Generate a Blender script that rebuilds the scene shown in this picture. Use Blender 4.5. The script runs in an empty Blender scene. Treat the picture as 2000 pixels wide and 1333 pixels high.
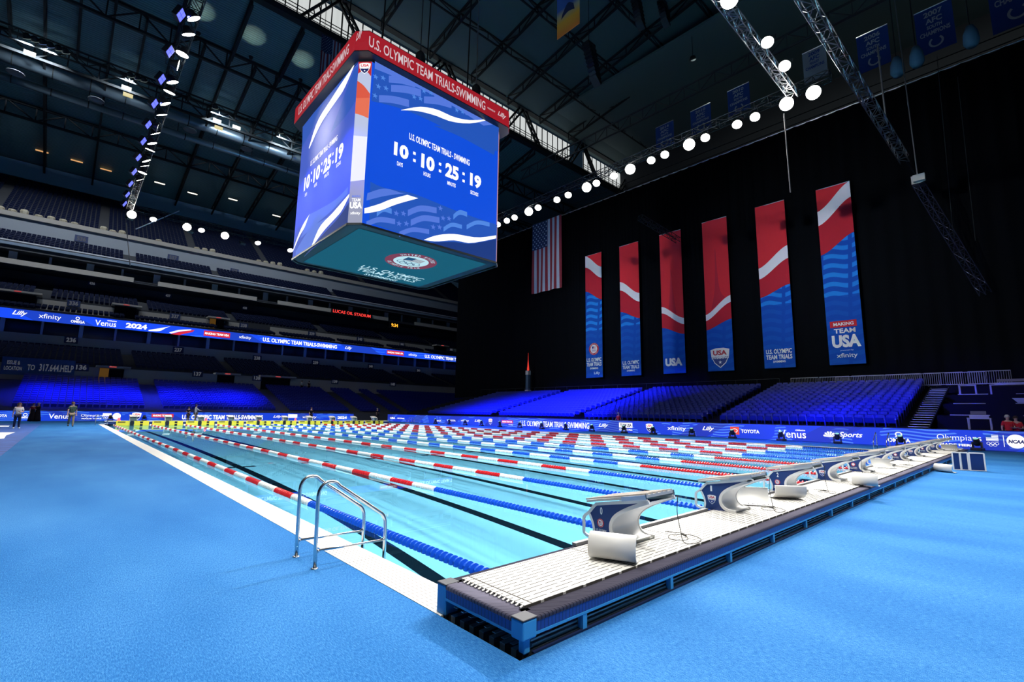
import bpy, bmesh, math, random
from mathutils import Vector, Matrix, Quaternion
random.seed(7)
SC = bpy.context.scene
COL = SC.collection
PI = math.pi
# ------------------------------------------------------------------ camera
CAM = Vector((-2.62379, -3.22389, 1.53227)); YAW, PITCH, ROLL, F = .741358, .146856, .0151957, 941.62
_fw = Vector((math.sin(YAW)*math.cos(PITCH), math.cos(YAW)*math.cos(PITCH), math.sin(PITCH)))
_r0 = Vector((math.cos(YAW), -math.sin(YAW), 0)); _u0 = _r0.cross(_fw)
_rt = _r0*math.cos(ROLL) + _u0*math.sin(ROLL); _up = -_r0*math.sin(ROLL) + _u0*math.cos(ROLL)
cd = bpy.data.cameras.new('camera'); cam = bpy.data.objects.new('camera', cd); COL.objects.link(cam)
M = Matrix((_rt, _up, -_fw)).transposed().to_4x4(); M.translation = CAM
cam.matrix_world = M
cd.sensor_width = 36; cd.lens = F/2000*36; cd.clip_end = 500; cd.clip_start = .05
SC.camera = cam
def at(px, py, ax, val):
    """survey helper: where a sight line of the camera meets a real plane (x, y or z = val)"""
    d = _fw + _rt*((px-1000)/F) - _up*((py-666.5)/F)
    i = 'xyz'.index(ax)
    return CAM + d*((val-CAM[i])/d[i])
# ------------------------------------------------------------------ world, exposure, lights
SC.view_settings.view_transform = 'Standard'; SC.view_settings.look = 'None'
SC.view_settings.gamma = 1; SC.view_settings.use_curve_mapping = False
SC.view_settings.exposure = 0
w = bpy.data.worlds.new('world'); SC.world = w; w.use_nodes = True
w.node_tree.nodes['Background'].inputs[0].default_value = (.10, .22, .38, 1)
w.node_tree.nodes['Background'].inputs[1].default_value = .05
SC.cycles.use_denoising = True
SC.cycles.max_bounces = 8; SC.cycles.transparent_max_bounces = 8
SC.cycles.sample_clamp_indirect = 6
POWER = 22
def lamp(name, loc, target, power, size=1.0, color=(1, .97, .92), spread=1.9, caustic=True, parent=None, typ='AREA'):
    l = bpy.data.lights.new(name, typ); l.energy = power; l.color = color
    if typ == 'AREA':
        l.shape = 'DISK'; l.size = size; l.spread = spread
    else:
        l.shadow_soft_size = size; l.spot_size = spread; l.spot_blend = .6
    try: l.cycles.is_caustics_light = caustic
    except Exception as e: print('caustic', e)
    o = bpy.data.objects.new(name, l); COL.objects.link(o)
    o.rotation_euler = (Vector(target)-Vector(loc)).to_track_quat('-Z', 'Y').to_euler()
    o.location = loc
    if parent: o.parent = parent; o.matrix_parent_inverse = parent.matrix_world.inverted()
    return o
RIG = 20.0
# ------------------------------------------------------------------ helpers
def tag(o, label=None, cat=None, group=None, kind=None):
    if label: o['label'] = label
    if cat: o['category'] = cat
    if group: o['group'] = group
    if kind: o['kind'] = kind
    return o
_m = {}
def mat(name, color=(.8, .8, .8), rough=.5, metal=0, emit=None, es=0, alpha=1, spec=.5):
    if name in _m: return _m[name]
    m = bpy.data.materials.new(name); m.use_nodes = True
    b = m.node_tree.nodes['Principled BSDF']
    b.inputs['Base Color'].default_value = (*color, 1); b.inputs['Roughness'].default_value = rough
    b.inputs['Metallic'].default_value = metal; b.inputs['Specular IOR Level'].default_value = spec
    if emit:
        b.inputs['Base Color'].default_value = (.03, .03, .035, 1); b.inputs['Specular IOR Level'].default_value = 0
        b.inputs['Emission Color'].default_value = (*emit, 1); b.inputs['Emission Strength'].default_value = es
    _m[name] = m
    return m
class N:
    """tiny node builder"""
    def __init__(s, m):
        s.m = m; s.t = m.node_tree; s.b = s.t.nodes['Principled BSDF']
        s.obj = s.t.nodes.new('ShaderNodeTexCoord').outputs['Object']
        sep = s.t.nodes.new('ShaderNodeSeparateXYZ'); s.t.links.new(s.obj, sep.inputs[0]); s.x, s.y, s.z = sep.outputs
    def _in(s, sock, v):
        if hasattr(v, 'links') or hasattr(v, 'is_linked'): s.t.links.new(v, sock)
        else: sock.default_value = v
    def f(s, op, a, b=0.0, c=0.0):
        n = s.t.nodes.new('ShaderNodeMath'); n.operation = op
        s._in(n.inputs[0], a); s._in(n.inputs[1], b); s._in(n.inputs[2], c); return n.outputs[0]
    def noise(s, scale, detail=3, rough=.5, vec=None, sc=None):
        n = s.t.nodes.new('ShaderNodeTexNoise'); n.inputs['Scale'].default_value = scale
        n.inputs['Detail'].default_value = detail; n.inputs['Roughness'].default_value = rough
        v = vec or s.obj
        if sc:
            mp = s.t.nodes.new('ShaderNodeMapping'); mp.inputs['Scale'].default_value = sc
            s.t.links.new(v, mp.inputs[0]); v = mp.outputs[0]
        s.t.links.new(v, n.inputs['Vector']); return n.outputs['Fac']
    def mix(s, fac, a, b):
        n = s.t.nodes.new('ShaderNodeMix'); n.data_type = 'RGBA'
        s._in(n.inputs[0], fac)
        for sock, v in ((n.inputs[6], a), (n.inputs[7], b)):
            if isinstance(v, tuple): sock.default_value = (*v, 1)[:4]
            else: s.t.links.new(v, sock)
        return n.outputs[2]
    def ramp(s, fac, stops, const=False):
        n = s.t.nodes.new('ShaderNodeValToRGB'); cr = n.color_ramp
        if const: cr.interpolation = 'CONSTANT'
        while len(cr.elements) < len(stops): cr.elements.new(.5)
        for e, (p, c) in zip(cr.elements, stops): e.position = p; e.color = (*c, 1)
        s.t.links.new(fac, n.inputs[0]); return n.outputs[0]
    def color(s, c): s.t.links.new(c, s.b.inputs['Base Color'])
    def emit(s, c, st): s.t.links.new(c, s.b.inputs['Emission Color']); s.b.inputs['Emission Strength'].default_value = st
    def bump(s, h, strength=.3, dist=.01):
        n = s.t.nodes.new('ShaderNodeBump'); n.inputs['Strength'].default_value = strength; n.inputs['Distance'].default_value = dist
        s.t.links.new(h, n.inputs['Height']); s.t.links.new(n.outputs[0], s.b.inputs['Normal'])
class MB:
    """collects shapes, builds ONE mesh object"""
    def __init__(s): s.v = []; s.f = []; s.mi = []; s.cur = 0
    def add(s, vs, fs):
        n = len(s.v); s.v += [tuple(v) for v in vs]
        for f in fs: s.f.append(tuple(i+n for i in f)); s.mi.append(s.cur)
        return s
    def box(s, a, b):
        x0, y0, z0 = a; x1, y1, z1 = b
        return s.add([(x0,y0,z0),(x1,y0,z0),(x1,y1,z0),(x0,y1,z0),(x0,y0,z1),(x1,y0,z1),(x1,y1,z1),(x0,y1,z1)],
              [(0,3,2,1),(4,5,6,7),(0,1,5,4),(1,2,6,5),(2,3,7,6),(3,0,4,7)])
    def bar(s, p, q, w=.05, h=None, n=4, r2=None):
        p = Vector(p); q = Vector(q); d = (q-p)
        if d.length < 1e-6: return s
        d.normalize(); a = d.cross(Vector((0, 0, 1)))
        if a.length < 1e-3: a = d.cross(Vector((1, 0, 0)))
        a.normalize(); b = d.cross(a); h = h or w; vs = []
        off = PI/4 if n == 4 else 0; k = .7071 if n == 4 else .5
        for P, sc in ((p, 1), (q, (r2/w if r2 else 1))):
            for i in range(n):
                t = off+2*PI*i/n
                vs.append(P + a*(math.cos(t)*w*k*sc) + b*(math.sin(t)*h*k*sc))
        fs = [(i, (i+1) % n, n+(i+1) % n, n+i) for i in range(n)]
        fs += [tuple(range(n))[::-1], tuple(range(n, 2*n))]
        return s.add(vs, fs)
    def tube(s, pts, r, n=10, closed=False):
        pts = [Vector(p) for p in pts]; m = len(pts); rings = []; prev = None
        for i, p in enumerate(pts):
            if closed: t = pts[(i+1) % m]-pts[i-1]
            else: t = pts[min(i+1, m-1)]-pts[max(i-1, 0)]
            t.normalize()
            if prev is None:
                a = t.cross(Vector((0, 0, 1)))
                if a.length < 1e-2: a = t.cross(Vector((0, 1, 0)))
            else: a = prev - t*prev.dot(t)
            a.normalize(); prev = a; b = t.cross(a)
            rr = r[i] if isinstance(r, (list, tuple)) else r
            rings.append([p + a*math.cos(2*PI*k/n)*rr + b*math.sin(2*PI*k/n)*rr for k in range(n)])
        vs = [v for rg in rings for v in rg]; fs = []
        for i in range(m if closed else m-1):
            for k in range(n):
                j = (i+1) % m
                fs.append((i*n+k, i*n+(k+1) % n, j*n+(k+1) % n, j*n+k))
        if not closed: fs += [tuple(range(n))[::-1], tuple(range((m-1)*n, m*n))]
        return s.add(vs, fs)
    def lathe(s, prof, c=(0, 0, 0), n=16, ax=(0, 0, 1)):
        ax = Vector(ax).normalized(); q = Vector((0, 0, 1)).rotation_difference(ax); c = Vector(c)
        vs = []; fs = []; m = len(prof)
        for r, z in prof:
            for k in range(n):
                vs.append(c + q @ Vector((r*math.cos(2*PI*k/n), r*math.sin(2*PI*k/n), z)))
        for i in range(m-1):
            for k in range(n): fs.append((i*n+k, i*n+(k+1) % n, (i+1)*n+(k+1) % n, (i+1)*n+k))
        fs += [tuple(range(n))[::-1], tuple(range((m-1)*n, m*n))]
        return s.add(vs, fs)
    def poly(s, pts, thick=None, nrm=None):
        pts = [Vector(p) for p in pts]; n = len(pts)
        if not thick: return s.add(pts, [tuple(range(n))])
        nv = Vector(nrm)*thick
        return s.add(pts+[p+nv for p in pts], [tuple(range(n))[::-1], tuple(range(n, 2*n))]+[(i, (i+1) % n, n+(i+1) % n, n+i) for i in range(n)])
    def build(s, name, m=None, parent=None, smooth=False, loc=None):
        me = bpy.data.meshes.new(name)
        if loc is not None: me.from_pydata([tuple(Vector(v)-Vector(loc)) for v in s.v], [], s.f)
        else: me.from_pydata(s.v, [], s.f)
        ms = m if isinstance(m, (list, tuple)) else [m]
        for k in ms:
            if k: me.materials.append(k)
        if len(ms) > 1: me.polygons.foreach_set('material_index', s.mi)
        if smooth: me.polygons.foreach_set('use_smooth', [True]*len(s.f))
        me.update()
        o = bpy.data.objects.new(name, me); COL.objects.link(o)
        if loc is not None: o.location = loc
        if parent: o.parent = parent
        return o
def empty(name, loc=(0, 0, 0), rz=0, **k):
    o = bpy.data.objects.new(name, None); COL.objects.link(o); o.location = loc; o.rotation_euler = (0, 0, rz)
    o.empty_display_size = .2
    return tag(o, **k)
def kids(o): return [c for c in bpy.data.objects if c.parent == o]
def copy_tree(o, parent=None, _ch=None):
    c = o.copy(); COL.objects.link(c); c.parent = parent
    for ch in list(o.children): copy_tree(ch, c)
    return c
def fix(m, recalc=True):
    bm = bmesh.new(); bm.from_mesh(m); bmesh.ops.remove_doubles(bm, verts=bm.verts, dist=1e-5)
    if recalc: bmesh.ops.recalc_face_normals(bm, faces=bm.faces)
    bm.to_mesh(m); bm.free()
def bevel(o, w, seg=2, ang=.6):
    b = o.modifiers.new('bevel', 'BEVEL'); b.width = w; b.segments = seg; b.limit_method = 'ANGLE'; b.angle_limit = ang
    return o
_tc = {}
def text_mesh(s, bold=.02, shear=0.):
    key = (s, bold, shear)
    if key in _tc: return _tc[key]
    c = bpy.data.curves.new('lettering', 'FONT'); c.body = s; c.size = 1; c.offset = bold; c.shear = shear
    c.align_x = 'LEFT'; c.resolution_u = 3; c.fill_mode = 'FRONT'
    if '\n' in s: c.align_x = 'CENTER'
    o = bpy.data.objects.new('lettering', c); COL.objects.link(o)
    bpy.context.view_layer.update()
    dg = bpy.context.evaluated_depsgraph_get()
    me = bpy.data.meshes.new_from_object(o.evaluated_get(dg))
    bpy.data.objects.remove(o); bpy.data.curves.remove(c)
    vs = [v.co.copy() for v in me.vertices]; fs = [tuple(p.vertices) for p in me.polygons]
    x0 = min(v.x for v in vs); x1 = max(v.x for v in vs); y0 = min(v.y for v in vs); y1 = max(v.y for v in vs)
    bpy.data.meshes.remove(me)
    _tc[key] = ([((v.x-x0)/(x1-x0), (v.y-y0)/(y1-y0)) for v in vs], fs, (x1-x0)/(y1-y0))
    return _tc[key]
class Face:
    """a flat printed or lit surface: origin, right vector, up vector; everything on it is built in metres"""
    def __init__(s, o, r, u, eps=.012):
        s.o = Vector(o); s.r = Vector(r).normalized(); s.u = Vector(u).normalized(); s.n = s.r.cross(s.u); s.eps = eps
    def w(s, a, b, k=1): return s.o + s.r*a + s.u*b + s.n*(s.eps*k)
    def uv(s, p): d = Vector(p)-s.o; return d.dot(s.r), d.dot(s.u)
    def pix(s, px, py):
        d = _fw + _rt*((px-1000)/F) - _up*((py-666.5)/F)
        t = (s.o-CAM).dot(s.n)/d.dot(s.n); return s.uv(CAM+d*t)
    def text(s, t, a0, a1, b0, b1, m, parent, name='lettering', bold=.02, shear=0., k=1, loc=None):
        vs, fs, asp = text_mesh(t, bold, shear)
        if a1 is None: a1 = a0 + (b1-b0)*asp
        mb = MB(); mb.add([s.w(a0+(a1-a0)*x, b0+(b1-b0)*y, k) for x, y in vs], fs)
        return mb.build(name, m, parent)
    def shape(s, pts, m, parent, name='graphic', k=1):
        mb = MB(); mb.poly([s.w(a, b, k) for a, b in pts]); return mb.build(name, m, parent)
    def strip(s, top, bot, m, parent, name='graphic', k=1, n=14):
        A = smooth_pts(top, n); B = smooth_pts(bot, n); mb = MB()
        vs = [s.w(a, b, k) for a, b in A]+[s.w(a, b, k) for a, b in B]
        q = len(A); mb.add(vs, [(i, q+i, q+i+1, i+1) for i in range(q-1)]); return mb.build(name, m, parent)
    def ring(s, c, r0, r1, m, parent, name='ring', k=1, n=40, ry=1, rb=None):
        vs = []
        for R_ in (r0, r1):
            for i in range(n): vs.append(s.w(c[0]+R_*math.cos(2*PI*i/n), c[1]+R_*ry*math.sin(2*PI*i/n), k))
        mb = MB()
        if r0 > 0: mb.add(vs, [(i, n+i, n+(i+1) % n, (i+1) % n) for i in range(n)])
        else: mb.add(vs[n:], [tuple(range(n))])
        return mb.build(name, m, parent)
def smooth_pts(P, n=14):
    """catmull-rom through 2-D points"""
    if len(P) == 2: return [(P[0][0]+(P[1][0]-P[0][0])*i/n, P[0][1]+(P[1][1]-P[0][1])*i/n) for i in range(n+1)]
    out = []; Q = [P[0]]+list(P)+[P[-1]]; seg = len(P)-1
    for i in range(n+1):
        t = i/n*seg; j = min(int(t), seg-1); t -= j; a, b, c, d = Q[j:j+4]
        out.append(tuple(.5*(2*b[k]+(c[k]-a[k])*t+(2*a[k]-5*b[k]+4*c[k]-d[k])*t*t+(3*b[k]-a[k]-3*c[k]+d[k])*t**3) for k in (0, 1)))
    return out
def star_pts(c, r, n=5, q=.4):
    return [(c[0]+(r if i % 2 == 0 else r*q)*math.sin(PI*i/n), c[1]+(r if i % 2 == 0 else r*q)*math.cos(PI*i/n)) for i in range(2*n)]
# ------------------------------------------------------------------ materials
WHITE_E = mat('lit_white', (0, 0, 0), .6, emit=(1, 1, 1), es=1.15)
WHITE_D = mat('lit_white_dim', (0, 0, 0), .6, emit=(.85, .9, 1), es=.8)
RED_E = mat('lit_red', (0, 0, 0), .6, emit=(.8, .03, .06), es=.9)
PALE_E = mat('lit_pale_blue', (0, 0, 0), .6, emit=(.12, .25, .95), es=.75)
MID_E = mat('lit_mid_blue', (0, 0, 0), .6, emit=(.02, .11, .6), es=.8)
STAR_E = mat('lit_star_blue', (0, 0, 0), .6, emit=(.1, .3, .95), es=.8)
DEEP_E = mat('lit_deep_blue', (0, 0, 0), .6, emit=(.01, .05, .3), es=.7)
NAVY_E = mat('lit_navy', (0, 0, 0), .6, emit=(.01, .02, .18), es=.7)
STEEL = mat('brushed_steel', (.62, .63, .64), .22, 1)
ALU = mat('aluminium', (.55, .56, .58), .35, 1)
DARKM = mat('dark_steel', (.014, .02, .024), .6, .3)
BLACK = mat('black_cloth', (.006, .007, .011), .95, spec=.1)
BLACKP = mat('black_plastic', (.015, .016, .02), .4)
WHITEP = mat('white_fibreglass', (.80, .79, .76), .3)
NAVYP = mat('navy_vinyl', (.012, .035, .16), .4)
PRINTW = mat('printed_white', (.85, .86, .88), .6)
PRINTR = mat('printed_red', (.55, .03, .05), .6)
CONC = mat('pale_concrete', (.42, .40, .37), .8)
CHAR = mat('charcoal_rubber', (.03, .032, .04), .7)
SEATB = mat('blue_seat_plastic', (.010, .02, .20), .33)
# carpet
CARPET = mat('blue_carpet', (.05, .3, .8), .95, spec=.1)
n = N(CARPET)
a = n.noise(210, 2, .6); b = n.noise(.8, 4, sc=(1, .35, 1)); c = n.noise(28, 3, sc=(4, 1, 1))
v = n.f('ADD', n.f('ADD', n.f('MULTIPLY', a, .5), n.f('MULTIPLY', b, .2)), n.f('MULTIPLY', c, .3))
n.color(n.ramp(v, [(.38, (.006, .060, .21)), (.5, (.014, .112, .31)), (.62, (.062, .205, .43))])); n.bump(a, .5, .01)
# navy printed mat
MATP = mat('printed_navy_mat', (.02, .08, .4), .8)
n = N(MATP)
wv = n.f('SINE', n.f('ADD', n.f('MULTIPLY', n.y, 9.), n.f('MULTIPLY', n.noise(.7, 2), 16)))
n.color(n.mix(n.f('GREATER_THAN', wv, .3), (.006, .045, .22), (.012, .085, .36)))
def led_mat(name, u, scale=1., es=.95, base=(.012, .06, .62), hi=(.07, .20, .95), lo=(.02, .03, .30)):
    m = mat(name, (0, 0, 0), .5); n = N(m); U = getattr(n, u)
    wv = n.f('SINE', n.f('ADD', n.f('MULTIPLY', n.z, 34*scale), n.f('MULTIPLY', n.f('SINE', n.f('MULTIPLY', U, 2.2*scale)), 2.2)))
    msk = n.f('GREATER_THAN', n.noise(.55*scale, 1), .52)
    c = n.mix(n.f('MULTIPLY', n.f('GREATER_THAN', wv, .25), n.f('MULTIPLY', msk, .8)), base, hi)
    d = n.f('GREATER_THAN', n.f('FRACT', n.f('MULTIPLY', n.f('ADD', U, n.f('MULTIPLY', n.z, 1.8)), .13*scale)), .72)
    c = n.mix(n.f('MULTIPLY', d, .55), c, lo)
    n.emit(c, es); return m
LED_R = led_mat('led_board_right', 'y', base=(.012, .05, .72), hi=(.10, .28, 1), es=1.05); LED_F = led_mat('led_board_far', 'x', base=(.01, .06, .75), hi=(.08, .28, 1))
LED_U = led_mat('led_ribbon_upper', 'x', .35, 1.3, base=(.008, .06, .75), hi=(.03, .14, 1), lo=(.01, .03, .2))
# ------------------------------------------------------------------ floor, pool
def st(o, name=None): return tag(o, kind='structure')
XR = 26.25
mb = MB()
mb.box((-30, -25, -.05), (-.3613, 75, 0)); mb.box((XR+.36, -25, -.05), (34, 75, 0))
mb.box((-.3613, -25, -.05), (XR+.36, -.87, 0)); mb.box((-.3613, 51.2, -.05), (XR+.36, 75, 0))
st(mb.build('floor', CARPET))
mb = MB(); mb.box((-34, -30, -.3), (110, 120, -.06+.0)) ;
# concrete slab below with the basin left open
mb = MB()
mb.box((-40, -40, -.4), (-.36, 130, -.055)); mb.box((XR+.36, -40, -.4), (110, 130, -.055))
mb.box((-.36, -40, -.4), (XR+.36, -.86, -.055)); mb.box((-.36, 51.2, -.4), (XR+.36, 130, -.055))
st(mb.build('floor_slab', mat('slab_concrete', (.05, .055, .07), .8)))
# printed navy mat on the left
mb = MB(); mb.box((-14, 4, .0), (-3.87, 53.4, .008))
o = mb.build('floor_mat', MATP); tag(o, 'dark blue printed vinyl mat with white lettering beside the light blue carpet', 'floor mat')
FM = Face((0, 0, .008), (1, 0, 0), (0, 1, 0), .003)
for P in (((-40, 832), (19, 832), (17, 834), (-40, 834)), ((-40, 845.5), (30, 845), (12, 851), (8, 857), (-40, 862)), ):
    FM.shape([FM.uv(at(a, b, 'z', .008)) for a, b in P][::-1], PRINTW, o, 'printed_stripe')
# pool liner
LINER = mat('pool_liner', (.44, .74, .84), .7, spec=.1)
LINE = mat('pool_line', (.002, .010, .018), .8, spec=.1)
D = -2.95
mb = MB()
mb.add([(0,-.0,D),(XR,0,D),(XR,50,D),(0,50,D),(0,0,0),(XR,0,0),(XR,50,0),(0,50,0)], [(0,1,2,3),(0,4,5,1),(1,5,6,2),(2,6,7,3),(3,7,4,0)])
basin = st(mb.build('pool_basin', LINER))
for k in range(10):
    cx = .6125+1.25+2.5*k; mb = MB()
    mb.box((cx-.125, 2, D), (cx+.125, 48, D+.004))
    for y in (2, 15, 35, 48): mb.box((cx-.5, y-.125, D), (cx+.5, y+.125, D+.005))
    o = mb.build('lane_line', LINE); tag(o, kind='structure')
# water
WAT = bpy.data.materials.new('pool_water'); WAT.use_nodes = True; t = WAT.node_tree
for nd in list(t.nodes): t.nodes.remove(nd)
out = t.nodes.new('ShaderNodeOutputMaterial'); g = t.nodes.new('ShaderNodeBsdfGlass'); g.inputs['IOR'].default_value = 1.33
g.inputs['Roughness'].default_value = 0; g.inputs['Color'].default_value = (.66, .88, .97, 1)
t.links.new(g.outputs[0], out.inputs[0])
mb = MB(); mb.poly([(0, 0, -.0713), (XR, 0, -.0713), (XR, 50, -.0713), (0, 50, -.0713)])
water = mb.build('pool_water', WAT, smooth=True); tag(water, 'calm pale turquoise water filling the long swimming pool', 'water', kind='stuff')
try:
    water.cycles.is_caustics_caster = True
    basin.cycles.is_caustics_receiver = True
    for o in COL.objects:
        if o.name.startswith('lane_line'): o.cycles.is_caustics_receiver = True
except Exception as e: print('MNEE', e)
# white grate coping
GRATE = mat('white_grating', (.78, .77, .74), .9, spec=.05)
n = N(GRATE)
sx = n.f('LESS_THAN', n.f('FRACT', n.f('MULTIPLY', n.x, 24)), .25); sy = n.f('LESS_THAN', n.f('FRACT', n.f('MULTIPLY', n.y, 14)), .6)
inb = n.f('GREATER_THAN', n.f('ABSOLUTE', n.f('SUBTRACT', n.f('ABSOLUTE', n.f('SUBTRACT', n.x, XR/2)), XR/2-.0)), .06)
n.color(n.mix(n.f('MULTIPLY', n.f('MULTIPLY', sx, sy), inb), (.52, .51, .49), (.22, .21, .20)))
mb = MB(); mb.box((-.3613, -.0, -.12), (0, 50.9, .004)); mb.box((XR, 0, -.12), (XR+.36, 50.9, .004)); mb.box((0, 50.86, -.12), (XR, 51.2, .004))
st(mb.build('trim_1', GRATE))
# ------------------------------------------------------------------ bulkheads
DECK = mat('white_slotted_deck', (.8, .79, .76), .9, spec=.05)
n = N(DECK)
ry = n.f('MULTIPLY', n.y, 19); row = n.f('FLOOR', ry); off = n.f('FRACT', n.f('MULTIPLY', row, .5))
slot = n.f('LESS_THAN', n.f('FRACT', ry), .2)
dash = n.f('LESS_THAN', n.f('FRACT', n.f('ADD', n.f('MULTIPLY', n.x, 4.3), off)), .86)
joint = n.f('LESS_THAN', n.f('FRACT', n.f('ADD', n.f('MULTIPLY', n.x, .8), .1)), .012)
n.color(n.mix(n.f('MAXIMUM', n.f('MULTIPLY', slot, dash), joint), (.50, .49, .46), (.07, .065, .06)))
RIB = mat('ribbed_navy', (.012, .04, .2), .45)
n = N(RIB); r = n.f('FRACT', n.f('MULTIPLY', n.f('ADD', n.x, n.y), 28)); r2 = n.f('LESS_THAN', r, .2)
n.color(n.mix(r2, (.010, .045, .27), (.004, .015, .10))); n.bump(r2, .5, .01)
RIBC = mat('ribbed_charcoal', (.05, .05, .065), .85, spec=.1)
n = N(RIBC); r = n.f('FRACT', n.f('MULTIPLY', n.f('ADD', n.x, n.y), 28)); r2 = n.f('LESS_THAN', r, .25)
n.color(n.mix(r2, (.085, .08, .115), (.035, .033, .05))); n.bump(r2, .6, .01)
FRB = mat('steel_painted_blue_reflection', (.04, .30, .62), .5, 0)  # blue reflection on the metal frame put into the base colour
SLAT = mat('slatted_floor', (.25, .27, .28), .3, .6)
n = N(SLAT); s_ = n.f('LESS_THAN', n.f('FRACT', n.f('MULTIPLY', n.y, 9)), .45)
n.color(n.mix(s_, (.05, .07, .08), (.85, .88, .85)))
ZT = .24; WB = .868; YF = .08; X0, X1 = -.336, 26.75
bh = empty('bulkhead', (X0, -WB, 0), label='long raised white-decked bulkhead with navy ribbed sides carrying the near starting blocks', cat='bulkhead')
def ch(mb, name, m, smooth=False, par=None):
    o = mb.build(name, m, par or bh, smooth); 
    if par is None: o.matrix_parent_inverse = Matrix.Translation((-X0, WB, 0))
    return o
mb = MB(); mb.box((X0+.15, -WB+.135, ZT-.03), (X1, YF-.10, ZT)); ch(mb, 'deck_panel', DECK)
mb = MB(); mb.box((X0+.16, -WB+.14, ZT-.05), (X1-.01, YF-.11, ZT-.028)); ch(mb, 'deck_bearer', mat('dull_pink_bearer', (.28, .16, .15), .6))
# rounded charcoal edge strips
def edge(y0, y1, z, sgn):
    mb = MB(); prof = []
    for i in range(7):
        t = i/6*PI/2; prof.append((sgn*(.12-.05*(1-math.sin(t))), z-.05*(1-math.cos(t)) ))
    return prof
mb = MB()
def rounded_strip(mb, p, q, inward, w, z, r=.018, drop=.015):
    """strip from p to q; outer edge rounded, inward = unit vector to the deck side"""
    p = Vector(p); q = Vector(q); i_ = Vector(inward); prof = [(0, -drop-r), ]
    for k in range(6): t = k/5*PI/2; prof.append((r-r*math.cos(t), -r+r*math.sin(t)))
    prof += [(w, 0), (w, -.05)]
    vs = [P + i_*a + Vector((0, 0, z+b)) for P in (p, q) for a, b in prof]; m = len(prof)
    mb.add(vs, [(k, k+1, m+k+1, m+k) for k in range(m-1)] + [tuple(range(m))[::-1], tuple(range(m, 2*m))])
rounded_strip(mb, (X0+.1, -WB, 0), (X1, -WB, 0), (0, 1, 0), .15, ZT-.018)
rounded_strip(mb, (X0, -WB+.1, 0), (X0, YF-.08, 0), (1, 0, 0), .17, ZT-.018)
rounded_strip(mb, (X0+.1, YF, 0), (X1, YF, 0), (0, -1, 0), .12, ZT-.018)
o = ch(mb, 'edge_strip', RIBC, True)
mb = MB(); mb.box((X0+.1, -WB+.004, .125), (X1, -WB+.03, ZT-.045)); mb.box((X0+.004, -WB+.1, .125), (X0+.03, YF-.08, ZT-.045)); mb.box((X0+.1, YF-.03, -.5), (X1, YF-.004, ZT-.045))
ch(mb, 'fascia', RIB)
mb = MB(); mb.box((X0+.1, -WB, .11), (X1, -WB+.02, .127)); mb.box((X0, -WB+.1, .11), (X0+.02, YF-.1, .127)); ch(mb, 'rail', FRB)
x = X0+.6
mb = MB()
while x < X1:
    m_ = MB(); m_.box((x, -WB+.003, .0), (x+.045, -WB+.05, .11)); ch(m_, 'post', FRB); x += 1.21
for (cx, cy, sx, sy) in ((X0, -WB, 1, 1), (X0, YF-.1, 1, 1)):
    m_ = MB(); m_.box((cx-.004, cy-.004, .095 if cy < -.5 else 0), (cx+.125, cy+.11, ZT-.024)); m_.box((cx+.03, cy+.02, 0), (cx+.09, cy+.075, .1))
    o = ch(m_, 'corner_post', FRB); bevel(o, .012)
    m_ = MB(); m_.box((cx-.006, cy-.006, ZT-.026), (cx+.127, cy+.112, ZT-.014)); o = ch(m_, 'post_cap', CHAR); bevel(o, .008)
mb = MB(); mb.box((X0+.03, -WB+.03, -.04), (X1, YF-.03, .012)); ch(mb, 'slatted_base', SLAT)
LV = mat('pale_louvre', (.55, .60, .60), .4)
for i in range(9):
    mb = MB(); mb.box((X0+.05, -WB+.05+.09*i, .014+.006*i), (X1-.1, -WB+.085+.09*i, .018+.006*i)); ch(mb, 'louvre', LV)
for i in range(4):
    mb = MB(); mb.box((X0+.14, -WB+.055+.012*i, .018+.022*i), (X1-.1, -WB+.062+.012*i, .030+.022*i)); ch(mb, 'louvre', LV)
mb = MB(); mb.box((X0+.1, -WB+.0, -.0), (X1, -WB+.02, .012)); ch(mb, 'base_trim', mat('navy_trim', (.004, .012, .06), .5))
# row of white clips at the near end of the deck
for k in range(15):
    mb = MB(); mb.tube([(X0+.125, -WB+.16+k*.045, ZT-.014), (X0+.155, -WB+.16+k*.045, ZT-.006)], .007, 6)
    ch(mb, 'deck_clip', WHITEP)
# touch pad gutter rail along the pool side of the deck
for k in range(11):
    xa = 1.25 if k == 0 else .6131+1.25+2.5*(k-1)+.29; xb = min(.6131+1.25+2.5*k-.29, X1)
    mb = MB(); mb.bar((xa, YF-.03, ZT+.004), (xb, YF-.03, ZT+.004), .05, .03); ch(mb, 'pool_side_rail', mat('grey_rail', (.2, .2, .2), .5))
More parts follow.
